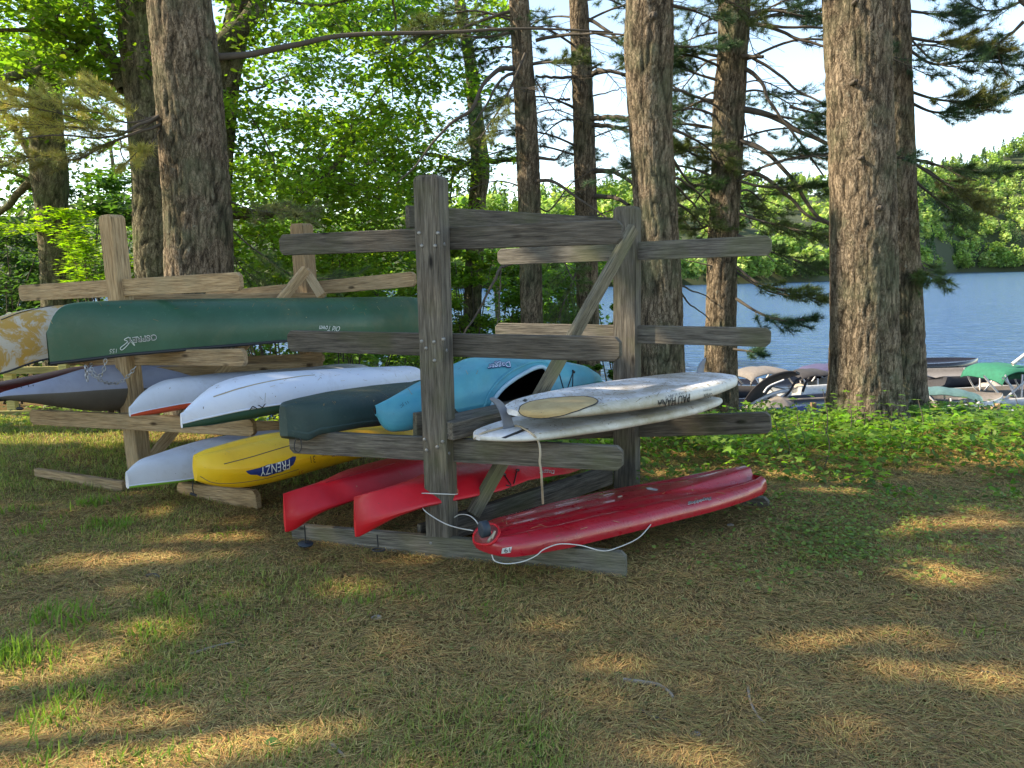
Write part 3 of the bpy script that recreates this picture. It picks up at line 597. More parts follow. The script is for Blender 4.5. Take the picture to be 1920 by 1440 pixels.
make_tree('pine_tree', 'dark narrow pine with many drooping boughs, right of the raised fin', [(1377, -10, 52), (1375, 80, 50), (1366, 200, 54), (1362, 330, 52), (1355, 460, 54), (1352, 600, 54), (1352, 700, 58)], 9.3, M['bark'], auto=[(2.6, 5.6, 14, -.9, 2.2, 1.9, BLUEG), (1.5, 3.2, 5, .2, 2.6, 1.6, OLIVE), (2, 5.5, 10, -1.2, 1.2, 1.5, None), (2.4, 5.2, 8, 1.8, 3.6, 1.3, BLUEG)], seed=37, nth=96, amp=.020, dz=.022,
          branches=[([(1395, 40), (1440, 50), (1500, 72), (1556, 90)], 9.2, 8.8, (7, 4)), ([(1397, 45), (1450, 48), (1560, 52)], 9.2, 8.8, (6, 4)), ([(1394, 100), (1440, 125), (1500, 170), (1558, 200)], 9.2, 8.7, (6, 3)),
                    ([(1392, 125), (1425, 150), (1445, 195), (1490, 250), (1545, 330)], 9.2, 8.5, (8, 3)), ([(1392, 204), (1440, 215), (1500, 245), (1565, 275)], 9.2, 8.7, (12, 6)), ([(1388, 264), (1430, 280), (1480, 330), (1530, 400), (1560, 420)], 9.2, 8.6, (9, 5)),
                    ([(1388, 320), (1430, 330), (1480, 370), (1520, 405), (1580, 430)], 9.2, 8.6, (8, 4)), ([(1385, 106), (1430, 106)], 9.2, 8.9, (9, 6)), ([(1345, 190), (1300, 180), (1260, 160)], 9.3, 9.5, (6, 3)), ([(1340, 240), (1300, 235), (1258, 215)], 9.3, 9.5, (5, 2)),
                    ([(1340, 500), (1300, 490), (1262, 480)], 9.2, 9.3, (3, 1)), ([(1380, 440), (1420, 455), (1450, 490)], 9.2, 8.8, (5, 2)), ([(1380, 510), (1430, 540), (1500, 560)], 9.2, 8.7, (5, 2)), ([(1344, 60), (1300, 70), (1255, 90)], 9.2, 9.5, (4, 2)),
                    ([(1344, 30), (1310, 50), (1290, 90)], 9.2, 9, (3, 1))],
          pine=[dict(pts=[(1395, 30), (1450, 20), (1510, 30), (1560, 20)], Y0=9.2, Y1=8.8, twigs=14, tl=.45, col=BLUEG, dens=.9), dict(pts=[(1480, 200), (1520, 210), (1560, 215)], Y0=8.9, Y1=8.7, twigs=10, tl=.4, col=BLUEG),
                dict(pts=[(1440, 215), (1500, 225), (1570, 240)], Y0=9, Y1=8.7, twigs=14, tl=.45, col=BLUEG), dict(pts=[(1388, 264), (1440, 285), (1500, 290), (1560, 300)], Y0=9.1, Y1=8.6, twigs=14, tl=.45, col=BLUEG),
                dict(pts=[(1388, 340), (1430, 350), (1490, 350), (1550, 350)], Y0=9.1, Y1=8.7, twigs=16, tl=.5, col=DB), dict(pts=[(1385, 400), (1430, 415), (1490, 430), (1560, 445)], Y0=9.1, Y1=8.7, twigs=16, tl=.5, col=OLIVE),
                dict(pts=[(1385, 450), (1440, 470), (1500, 490), (1560, 510)], Y0=9.1, Y1=8.7, twigs=18, tl=.5, col=DB), dict(pts=[(1380, 500), (1420, 530), (1470, 545), (1530, 560)], Y0=9.1, Y1=8.5, twigs=18, tl=.5, col=OLIVE),
                dict(pts=[(1380, 560), (1420, 585), (1460, 600), (1520, 600)], Y0=9.1, Y1=8.5, twigs=14, tl=.4, col=BLUEG), dict(pts=[(1375, 655), (1400, 658), (1425, 662)], Y0=9.1, Y1=8.9, twigs=6, tl=.25, col=BLUEG),
                dict(pts=[(1345, 105), (1310, 100), (1270, 110)], Y0=9.2, Y1=9.3, twigs=12, tl=.45, col=DB), dict(pts=[(1345, 150), (1310, 140), (1280, 130)], Y0=9.2, Y1=9.3, twigs=8, tl=.4, col=BLUEG),
                dict(pts=[(1340, 300), (1300, 290), (1270, 270)], Y0=9.2, Y1=9.4, twigs=12, tl=.45, col=OLIVE), dict(pts=[(1335, 420), (1300, 430), (1270, 400)], Y0=9.2, Y1=9.4, twigs=10, tl=.4, col=DB)])
make_tree('pine_tree', 'widest trunk on the right, rising sunlit from the leafy undergrowth', [(1606, -10, 108), (1611, 150, 106), (1617, 320, 108), (1619, 480, 110), (1620, 620, 114), (1621, 740, 120), (1622, 790, 128)], 7.8, M['bark'], seed=41, nth=130, amp=.022, dz=.024, flare=.35,
          knots=[(1577, 25, .02), (1576, 168, .022), (1620, 396, .03), (1588, 305, .018)])
make_tree('pine_tree', 'shaded trunk pressed close behind the widest trunk on the right', [(1662, -10, 72), (1668, 150, 72), (1675, 320, 74), (1682, 480, 74), (1688, 620, 78), (1690, 740, 82)], 9.0, M['bark'], auto=[(4.0, 6, 6, -.5, 1.8, 1.9, BLUEG)], seed=47, nth=96, amp=.022, dz=.022, flare=.3,
          branches=[([(1700, 60), (1730, 100), (1760, 120), (1800, 125)], 9, 8.6, (4, 2)), ([(1705, 262), (1712, 260)], 9, 8.9, (4, 3)), ([(1706, 296), (1740, 305), (1790, 325), (1830, 340)], 9, 8.5, (5, 2)), ([(1706, 300), (1745, 325), (1790, 360), (1820, 390)], 9, 8.6, (4, 1.5)),
                    ([(1900, -20), (1920, 10), (1960, 40)], 8, 8, (10, 6))],
          pine=[dict(pts=[(1700, 70), (1750, 78), (1800, 80), (1870, 95)], Y0=9, Y1=8.5, twigs=20, tl=.5, col=(.17, .17, .05)), dict(pts=[(1700, 90), (1750, 120), (1820, 115), (1895, 120)], Y0=9, Y1=8.5, twigs=20, tl=.5, col=BLUEG),
                dict(pts=[(1702, 170), (1750, 185), (1800, 190), (1850, 180)], Y0=9, Y1=8.4, twigs=20, tl=.5, col=(.14, .16, .05)), dict(pts=[(1702, 190), (1750, 210), (1800, 205), (1885, 185)], Y0=9, Y1=8.5, twigs=20, tl=.45, col=BLUEG),
                dict(pts=[(1700, 20), (1740, 25), (1790, 30)], Y0=9, Y1=8.7, twigs=12, tl=.5, col=BLUEG), dict(pts=[(1920, 40), (1900, 60), (1870, 90), (1890, 150)], Y0=8.2, Y1=8.4, twigs=8, tl=.35, col=BLUEG),
                dict(pts=[(1706, 298), (1760, 310), (1820, 320), (1900, 322)], Y0=9, Y1=8.4, twigs=16, tl=.45, col=DB), dict(pts=[(1706, 300), (1750, 330), (1800, 360), (1840, 380)], Y0=9, Y1=8.5, twigs=20, tl=.5, col=(.15, .15, .05)),
                dict(pts=[(1706, 330), (1740, 360), (1780, 390), (1800, 410)], Y0=9, Y1=8.6, twigs=14, tl=.45, col=DB), dict(pts=[(1712, 470), (1730, 500), (1745, 520)], Y0=9, Y1=8.8, twigs=14, tl=.35, col=DB),
                dict(pts=[(1960, -30), (1900, 10), (1850, 20), (1800, 0)], Y0=8.2, Y1=8.4, twigs=12, tl=.4, col=BLUEG, dens=.6)])
# the big oak whose limbs fill the middle of the sky
make_tree('oak_tree', 'leafy oak behind the thick dark trunk, heavy mossy limbs arching to the right', [(455, -10, 40), (440, 60, 46), (420, 160, 50), (408, 300, 52), (400, 460, 52), (400, 600, 56)], 11.6, M['bark_moss'], seed=51, nth=48, amp=.02, dz=.04,
          branches=[([(405, 100), (432, 66), (462, 40), (485, 0), (495, -60)], 11.3, 11.5, (38, 26)), ([(428, 398), (480, 402), (545, 388), (600, 345), (640, 298), (662, 252)], 11.0, 11.6, (24, 12)), ([(640, 298), (680, 240), (700, 200)], 11.6, 11.8, (8, 3)),
                    ([(408, 170), (450, 172), (500, 160), (540, 140)], 11.3, 11.8, (5, 2)), ([(460, 200), (500, 270), (515, 310), (520, 385)], 11.2, 11.4, (4, 2)), ([(540, 390), (600, 300), (640, 260), (700, 210)], 10.8, 11.2, (4, 2)),
                    ([(735, -20), (742, 60), (735, 130), (738, 190)], 11.2, 11.8, (5, 2)), ([(420, 3), (500, -5), (600, 10), (700, -10)], 11.2, 11.8, (10, 3)), ([(650, 250), (720, 150), (760, 90)], 11.4, 11.8, (4, 2))],
          leafy=[dict(n=120, px=(400, 820), py=(-90, 430), Y=(10.4, 14), m=120, col=LG, r=(.35, .75), size=.085, T=LEAF * [1, 1.25, 1], TF=LEAF_F), dict(n=60, px=(380, 800), py=(-60, 430), Y=(14, 17), m=110, col=LD, r=(.6, 1.1), size=.12, T=LEAF * [1, 1.4, 1], TF=LEAF_F), dict(n=30, px=(430, 780), py=(180, 440), Y=(10.2, 12), m=120, col=LY, size=.085), dict(n=24, px=(540, 960), py=(-80, 140), Y=(10.5, 13), m=100, col=LD, size=.085)], bmat=M['bark_moss'])

# shrubs and background trees between the camera's rack and the lake ------------------
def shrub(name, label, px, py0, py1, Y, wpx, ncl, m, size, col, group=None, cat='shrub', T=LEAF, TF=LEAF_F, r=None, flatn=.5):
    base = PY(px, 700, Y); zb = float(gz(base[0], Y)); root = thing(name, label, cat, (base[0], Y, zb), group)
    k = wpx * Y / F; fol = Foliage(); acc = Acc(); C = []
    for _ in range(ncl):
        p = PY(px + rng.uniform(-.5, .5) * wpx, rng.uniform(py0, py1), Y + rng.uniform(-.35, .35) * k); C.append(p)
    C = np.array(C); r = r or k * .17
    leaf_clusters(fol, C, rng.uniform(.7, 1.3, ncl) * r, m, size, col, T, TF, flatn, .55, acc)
    for c in C[::2]:
        b0 = np.array([base[0] + rng.normal() * .1, Y + rng.normal() * .1, zb]); mid = (b0 + c) / 2 + rng.normal(size=3) * .12
        acc.tube(smooth_poly([b0, mid, c], 8), np.linspace(.022, .006, len(smooth_poly([b0, mid, c], 8))), 5)
    obj('leaves', fol.mesh('leaves', M['leaf']), root); obj('stems', acc.mesh('stems', M['twig']), root); return root
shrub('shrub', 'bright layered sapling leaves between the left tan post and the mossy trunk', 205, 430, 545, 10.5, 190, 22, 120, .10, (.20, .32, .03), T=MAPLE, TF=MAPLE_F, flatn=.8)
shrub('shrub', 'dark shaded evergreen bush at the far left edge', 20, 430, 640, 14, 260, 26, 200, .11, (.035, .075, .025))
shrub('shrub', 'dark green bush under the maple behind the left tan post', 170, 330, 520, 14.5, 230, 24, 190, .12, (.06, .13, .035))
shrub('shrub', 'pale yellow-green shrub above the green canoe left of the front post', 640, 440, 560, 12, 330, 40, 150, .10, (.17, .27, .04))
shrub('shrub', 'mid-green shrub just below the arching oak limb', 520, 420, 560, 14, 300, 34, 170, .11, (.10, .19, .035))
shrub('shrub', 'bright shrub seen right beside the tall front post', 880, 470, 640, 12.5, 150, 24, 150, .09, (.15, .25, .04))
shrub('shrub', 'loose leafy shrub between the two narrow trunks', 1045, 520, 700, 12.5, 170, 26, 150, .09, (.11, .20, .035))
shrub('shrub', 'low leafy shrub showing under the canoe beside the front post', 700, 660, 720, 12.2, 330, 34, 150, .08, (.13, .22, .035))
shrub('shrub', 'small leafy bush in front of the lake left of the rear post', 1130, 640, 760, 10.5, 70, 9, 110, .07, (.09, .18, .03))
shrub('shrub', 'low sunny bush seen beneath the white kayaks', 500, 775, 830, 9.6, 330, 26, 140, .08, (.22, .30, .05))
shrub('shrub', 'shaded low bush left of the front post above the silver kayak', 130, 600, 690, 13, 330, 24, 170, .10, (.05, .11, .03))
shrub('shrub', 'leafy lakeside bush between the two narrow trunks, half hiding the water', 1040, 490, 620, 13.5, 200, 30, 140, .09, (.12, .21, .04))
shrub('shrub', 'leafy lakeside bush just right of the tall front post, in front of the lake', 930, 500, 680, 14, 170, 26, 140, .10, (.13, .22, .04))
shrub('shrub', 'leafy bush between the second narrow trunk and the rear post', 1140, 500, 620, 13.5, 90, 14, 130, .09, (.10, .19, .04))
BG = [(-150, 330, 20, 560, .7), (60, 400, 24, 420, .5), (330, 380, 26, 420, .8), (560, 330, 24, 420, 1.2), (770, 400, 26, 330, 1.1), (930, 420, 26, 260, 1.2), (240, 260, 30, 420, 1), (-350, 300, 18, 500, .7), (1090, 440, 30, 240, 1.1), (690, 450, 18, 240, 1.3)]
BL = ['darkest broad tree in the wood beyond the left edge of the racks', 'shaded tree deep behind the leftmost brown trunk', 'green tree behind the thick dark trunk', 'pale tree behind the light tan rear post', 'light green tree behind the tall front post',
      'bright tree framed between the narrow trunks', 'tall tree in the back of the wood above the left tan post', 'leafy tree at the extreme left edge of the wood', 'small sunny tree at the lakeside behind the rear post', 'yellow-green lakeside tree above the end of the green canoe']
for (px, pt, Y, wp, br), lb in zip(BG, BL):
    base = PY(px, 600, Y); zb = float(gz(base[0], Y)); root = thing('background_tree', lb, 'tree', (base[0], Y, zb), 'trees at the back of the lakeside wood')
    top = PY(px, pt, Y)[2]; k = wp * Y / F * .5; fol = Foliage(); ncl = 30
    C = np.stack([base[0] + rng.uniform(-1, 1, ncl) * k, Y + rng.uniform(-1, 1, ncl) * k * .7, rng.uniform(zb + .8, top, ncl)], 1)
    leaf_clusters(fol, C, rng.uniform(.8, 1.4, ncl) * k * .22, 170, .2, tuple(np.array((.08, .15, .03)) * br), LEAF, LEAF_F, .4, .7)
    obj('leaf_crown', fol.mesh('leaf_crown', M['leaf']), root)
    V, Q = tube(smooth_poly([[base[0], Y, zb - .2], [base[0] + .1, Y, (zb + top) / 2], [base[0] - .1, Y, top]], 10), np.linspace(.16, .06, len(smooth_poly([[0, 0, 0], [1, 0, 0], [2, 0, 0]], 10))), 10)
    obj('trunk', np_mesh('trunk', V, Q, M['bark_moss'], col=np.ones((len(V), 3)) * .8, smooth=True), root)

# tall trees out of frame on the left: they cast the shade the racks stand in -----------------
PATCH = [(PZ(110, 800, 0), 2.0, .75), (PZ(60, 780, 0), 1.0, .5), (PZ(230, 1052, 0), .55, .13), (PZ(60, 1255, 0), .75, .10), (PZ(120, 1400, 0), .75, .22), (PZ(10, 1320, 0), .45, .24), (PZ(1560, 1000, 0), .5, .10), (PZ(1780, 985, 0), .5, .14), (PZ(400, 1110, 0), .3, .05), (PZ(130, 965, 0), .4, .06), (PZ(1800, 1080, 0), .4, .06), (PZ(480, 1360, 0), .35, .08), (PZ(300, 1185, 0), .35, .05), (PZ(1620, 1205, 0), .50, .10),          (PZ(620, 1015, 0), .18, .06), (PZ(1890, 1280, 0), .25, .08), (PZ(420, 1010, 0), .4, .08), (PZ(1200, 1240, 0), .3, .04)]  # ground spots kept sunny by gaps shaped into the unseen crowns
def lit(gx, gy):
    m = np.zeros(len(gx), bool)
    for c, a, b_ in PATCH: m |= ((gx - c[0]) / a) ** 2 + ((gy - c[1]) / b_) ** 2 < 1
    return m
nS = 26000
gx = rng.uniform(-9.5, 6.0, nS); gy = rng.uniform(-2.5, 7.2, nS)
keep = (~lit(gx, gy)) & ((fbm2(gx, gy, 1.3, 77) > .36) | (rng.random(nS) < .45))
keep &= ~((gy > 5.5 + .35 * np.sin(gx * 2)) & (gx > .9) & (rng.random(nS) < .93))
gx, gy = gx[keep], gy[keep]; s = rng.uniform(13.5, 21, len(gx)); P = np.stack([gx, gy, np.zeros(len(gx))], 1) + SUN[None] * s[:, None]  # crown leaves placed up the sun ray from each ground spot to shade
SHT = [(-12.5, 2.0), (-15.5, 6.5), (-11.0, 8.2), (-18.5, 2.5), (-20, 9)]
own = np.argmin(np.stack([(P[:, 0] - a) ** 2 + (P[:, 1] - b_) ** 2 for a, b_ in SHT]), 0)
SHL = ['unseen shade maple left of the clearing nearest the camera', 'unseen shade maple left of the racks with a dense crown', 'unseen shade maple closest to the left rack outside the view', 'unseen shade maple furthest back to the left', 'unseen shade maple at the far left behind the others']
for q, (a, b_) in enumerate(SHT):
    root = thing('maple_tree', SHL[q], 'tree', (a, b_, 0), 'unseen shade maples left of the clearing')
    Pq = P[own == q]; n = len(Pq)
    if n == 0: continue
    V, Fq, C = scatter(LEAF, LEAF_F, Pq, rng.uniform(.22, .36, n), rand_rot(n, .5), varcol(n, LG))
    obj('leaf_crown', np_mesh('leaf_crown', V, Fq, M['leaf'], C), root)
    pts = [[a, b_, -.2, .32], [a + .1, b_, 5, .26], [a - .1, b_ + .1, 13, .12]]
    obj('trunk', trunk_mesh('trunk', pts, M['bark_moss'], 32, .1, seed=60 + q), root)
    acc = Acc()
    for _ in range(14):
        e = Pq[rng.integers(n)]; b0 = np.array([a, b_, rng.uniform(5, 9)]); acc.tube(smooth_poly([b0, (b0 + e) / 2 + [0, 0, .3], e], 8), np.linspace(.09, .02, len(smooth_poly([b0, b0 + 1, e], 8))), 6)
    obj('branches', acc.mesh('branches', M['twig']), root)
# ------------------------------------------------------------------ racks
def board(name, pL, pR, hgt, thick, mat, parent, clip=.028, back=True, hR=None):
    """extruded plank: pL, pR = top corners of the front face; end corners clipped"""
    pL = np.array(pL, float); pR = np.array(pR, float); L = np.linalg.norm(pR - pL); X = (pR - pL) / L
    Yv = np.cross([0, 0, 1], X); Yv /= np.linalg.norm(Yv); Z = np.cross(X, Yv); hR = hR or hgt
    c = min(clip, hgt * .4)
    prof = [(0, -c), (c, 0), (L - c, 0), (L, -c), (L, -hR + c), (L - c, -hR), (c, -hgt), (0, -hgt + c)] if c > .001 else [(0, 0), (L, 0), (L, -hR), (0, -hgt)]
    bm = bmesh.new(); f = bm.faces.new([bm.verts.new((x, 0, z)) for x, z in prof]); r = bmesh.ops.extrude_face_region(bm, geom=[f])
    bmesh.ops.translate(bm, vec=(0, thick, 0), verts=[v for v in r['geom'] if isinstance(v, bmesh.types.BMVert)])
    bmesh.ops.recalc_face_normals(bm, faces=bm.faces); bmesh.ops.bevel(bm, geom=bm.edges[:], offset=.0035, segments=1, affect='EDGES')
    me = bpy.data.meshes.new(name); bm.to_mesh(me); bm.free(); me.materials.append(mat)
    o = bpy.data.objects.new(name, me); COL.objects.link(o)
    m = Matrix(((X[0], Yv[0], Z[0], pL[0]), (X[1], Yv[1], Z[1], pL[1]), (X[2], Yv[2], Z[2], pL[2]), (0, 0, 0, 1)))
    o.parent = parent; o.matrix_parent_inverse = Matrix.Translation(-Vector(parent.location)); o.matrix_basis = m
    return o
def post(pb, pt, wd, dp, ang, mat, parent, name='post'):
    """square post from pb to pt (centres), chamfered top; local X runs up the post for the grain"""
    pb = np.array(pb, float); pt = np.array(pt, float); L = np.linalg.norm(pt - pb); X = (pt - pb) / L
    Yv = np.array([math.cos(ang), math.sin(ang), 0]); Yv -= X * Yv.dot(X); Yv /= np.linalg.norm(Yv); Z = np.cross(X, Yv)
    bm = bmesh.new(); c = .022; a, d = wd / 2, dp / 2
    rings = [(0, 0, 0), (L - c, 0, 0), (L, c, c * .3)]
    vs_ = []
    for x, ia, id_ in rings:
        vs_.append([bm.verts.new((x, s1 * (a - ia), s2 * (d - id_))) for s1, s2 in ((-1, -1), (1, -1), (1, 1), (-1, 1))])
    for r in range(2):
        for k in range(4): bm.faces.new((vs_[r][k], vs_[r][(k + 1) % 4], vs_[r + 1][(k + 1) % 4], vs_[r + 1][k]))
    bm.faces.new(vs_[0][::-1]); bm.faces.new(vs_[2]); bmesh.ops.recalc_face_normals(bm, faces=bm.faces)
    bmesh.ops.bevel(bm, geom=bm.edges[:], offset=.005, segments=2, affect='EDGES')
    me = bpy.data.meshes.new(name); bm.to_mesh(me); bm.free(); me.materials.append(mat); o = bpy.data.objects.new(name, me); COL.objects.link(o)
    m = Matrix(((X[0], Yv[0], Z[0], pb[0]), (X[1], Yv[1], Z[1], pb[1]), (X[2], Yv[2], Z[2], pb[2]), (0, 0, 0, 1)))
    o.parent = parent; o.matrix_parent_inverse = Matrix.Translation(-Vector(parent.location)); o.matrix_basis = m; return o
bolt_me = None
def bolts(parent, host, pxs, mat=M['bolt'], r=.0105):
    global bolt_me
    if bolt_me is None:
        V, Q = tube([[0, 0, -.01], [0, 0, .004], [0, 0, .006]], [r, r, r * .6], 8); bolt_me = np_mesh('bolt', V, Q, mat, smooth=False)
    bvh = bvh_of(host)
    for px, py in pxs:
        h, nrm = cast(bvh, px, py)
        if h is None: continue
        o = bpy.data.objects.new('bolt', bolt_me); COL.objects.link(o); o.parent = parent; o.matrix_parent_inverse = Matrix.Translation(-Vector(parent.location))
        o.matrix_basis = Matrix.Translation(h) @ nrm.to_track_quat('Z', 'Y').to_matrix().to_4x4()
def bvh_of(o):
    bpy.context.view_layer.update(); mw = o.matrix_world
    vs_ = [mw @ v.co for v in o.data.vertices]; return BVHTree.FromPolygons(vs_, [tuple(p.vertices) for p in o.data.polygons])
def cast(bvh, px, py):
    d = Vector(ray(px, py)).normalized(); h, n, i, dist = bvh.ray_cast(Vector((0, 0, EYE)), d)
    if h is None: return None, None
    if n.dot(d) > 0: n = -n
    return h, n

# dark weathered rack (right)
W, OLDL = M['wood_old'], M['wood_lichen']
rackA = thing('boat_rack', 'dark weathered timber rack at the centre holding red, blue and white boats', 'boat rack', (-.42, 4.12, 0))
pA = post((-.415, 4.16, -.05), (-.425, 4.16, 2.13), .150, .13, math.radians(-20), W, rackA)
pB = post((.85, 5.42, -.05), (.835, 5.42, 2.06), .165, .15, math.radians(-25), W, rackA)
TH = .045
def arm(l, r, YL, YR, par, mat, hl=None, hr=None, name='arm', thick=TH, clip=.028):
    """l,r = (px, ytop, ybot)"""
    a = PY(l[0], l[1], YL); b = PY(r[0], r[1], YR); h1 = a[2] - PY(l[0], l[2], YL)[2]; h2 = b[2] - PY(r[0], r[2], YR)[2]
    return board(name, a, b, h1, thick, mat, par, clip, hR=h2)
arm((522, 440, 479), (1165, 411, 457), 4.72, 3.82, rackA, W)
arm((537, 620, 659), (1162, 632, 679), 4.72, 3.82, rackA, W)
arm((540, 808, 850), (1166, 838, 884), 4.55, 3.82, rackA, W)
arm((545, 984, 1026), (1173, 1037, 1093), 4.42, 3.74, rackA, W)
arm((932, 467, 497), (1446, 441, 479), 5.86, 4.98, rackA, W, thick=.05)
arm((928, 606, 636), (1445, 615, 651), 5.86, 4.98, rackA, W, thick=.05)
arm((1000, 790, 825), (1443, 773, 813), 5.8, 4.98, rackA, W, thick=.05)
arm((1000, 905, 940), (1440, 934, 964), 5.75, 4.85, rackA, W, thick=.05)
# lengthwise beams between the posts
def beam(a, b, h, th, par, mat, name='beam', clip=0): return board(name, a, b, h, th, mat, par, clip)
beam(PY(767, 385, 4.32), PY(1150, 408, 5.62), .125, .04, rackA, W)
beam(PY(781, 775, 4.30), PY(1150, 728, 5.5), .14, .04, rackA, W)
beam(PY(849, 793, 4.05), PY(1160, 722, 5.3), .10, .20, rackA, W)
beam(PY(856, 966, 4.18), PY(1150, 872, 5.36), .145, .045, rackA, W)
beam(PY(789, 985, 4.28), PY(1140, 884, 5.5), .12, .04, rackA, W)
# diagonal brace
def brace(pa, pb, wd, th, par, mat, facing, name='brace'):
    pa = np.array(pa, float); pb = np.array(pb, float); X = (pb - pa); L = np.linalg.norm(X); X /= L
    Yv = np.array(facing, float); Yv -= X * Yv.dot(X); Yv /= np.linalg.norm(Yv); Z = np.cross(X, Yv)
    me = box_mesh(name, (L, th, wd), mat, .004, (L / 2, 0, 0)); o = bpy.data.objects.new(name, me); COL.objects.link(o)
    o.parent = par; o.matrix_parent_inverse = Matrix.Translation(-Vector(par.location))
    o.matrix_basis = Matrix(((X[0], Yv[0], Z[0], pa[0]), (X[1], Yv[1], Z[1], pa[1]), (X[2], Yv[2], Z[2], pa[2]), (0, 0, 0, 1))); return o
brace(PY(1188, 428, 5.05), PY(886, 965, 4.25), .082, .045, rackA, OLDL, (.70, -.71, 0))
bolts(rackA, pA, [(786, 437), (821, 437), (791, 461), (816, 461), (833, 458), (791, 640), (814, 641), (831, 636), (799, 653), (837, 657), (796, 824), (830, 828), (820, 838), (800, 844), (842, 850), (808, 1018), (843, 1024), (815, 676)])

# lighter tan rack (left)
NW = M['wood_new']
rackC = thing('boat_rack', 'lighter tan timber rack on the left holding the canoes, white and yellow kayaks', 'boat rack', (-3.15, 6.1, 0))
post((-3.14, 6.12, -.05), (-3.20, 6.14, 2.11), .155, .13, math.radians(-28), NW, rackC)
post((-1.98, 7.42, -.05), (-2.03, 7.42, 2.11), .165, .15, math.radians(-28), NW, rackC)
arm((33, 535, 565), (447, 510, 545), 6.65, 5.55, rackC, NW)
arm((120, 660, 684), (455, 654, 687), 6.5, 5.55, rackC, NW)
arm((54, 769, 796), (473, 787, 819), 6.35, 5.5, rackC, NW)
arm((63, 879, 893), (228, 904, 925), 5.9, 5.55, rackC, NW, name='arm', clip=.003)
arm((330, 905, 940), (478, 921, 961), 5.45, 5.0, rackC, NW)
arm((383, 548, 570), (775, 509, 537), 8.1, 6.95, rackC, NW)
arm((380, 672, 690), (604, 662, 681), 7.6, 7.2, rackC, NW)
arm((470, 790, 812), (650, 790, 815), 7.6, 7.2, rackC, NW)
beam(PY(232, 553, 6.3), PY(600, 549, 7.3), .10, .05, rackC, NW)
beam(PY(238, 690, 6.3), PY(575, 680, 7.3), .12, .05, rackC, NW)
brace(PY(574, 505, 7.12), PY(266, 880, 6.1), .085, .05, rackC, NW, (.70, -.71, 0))
brace(PY(574, 508, 7.18), PY(604, 556, 6.95), .085, .05, rackC, NW, (.2, -.98, 0))

# ------------------------------------------------------------------ boats
def solve_pts(pts, A, d, off):
    """intersect view rays with the vertical plane through A along d shifted by off -> (s, z)"""
    out = []; n = np.array([d[1], -d[0]]); 
    for px, py in pts:
        v = ray(px, py); 
        # cam + k v ; ((k v_xy) - A - off n) . n = 0
        k = (A @ n + off) / (v[:2] @ n); q = k * v[:2] - A; out.append((q @ d, EYE + k * v[2]))
    return np.array(sorted(out))
def curve(pts, s):
    x = pts[:, 0]; y = pts[:, 1]; return np.interp(s, x, y)
def superell(n=28, p=2.4, lo=0.0, open_=True, flare=.0):
    th = np.linspace(0, np.pi, n); c, s_ = np.cos(th), np.sin(th)
    u = np.sign(c) * np.abs(c) ** (2 / p); v_ = np.abs(s_) ** (2 / p); u = u * (1 - flare * (1 - v_) ** 2)
    return np.stack([u, lo + (1 - lo) * v_], 1)
def rounded(pts, it=2, closed=False):
    P = np.array(pts, float)
    for _ in range(it):
        Q = []
        m = len(P) if closed else len(P) - 1
        if not closed: Q.append(P[0])
        for i in range(m):
            a, b_ = P[i], P[(i + 1) % len(P)]; Q += [a * .8 + b_ * .2, a * .2 + b_ * .8]
        if not closed: Q.append(P[-1])
        P = np.array(Q)
    return P
def autosharp(o, deg=38):
    bm = bmesh.new(); bm.from_mesh(o.data); a = math.radians(deg)
    for e in bm.edges:
        if len(e.link_faces) == 2 and e.calc_face_angle(0) > a: e.smooth = False
    bm.to_mesh(o.data); bm.free()
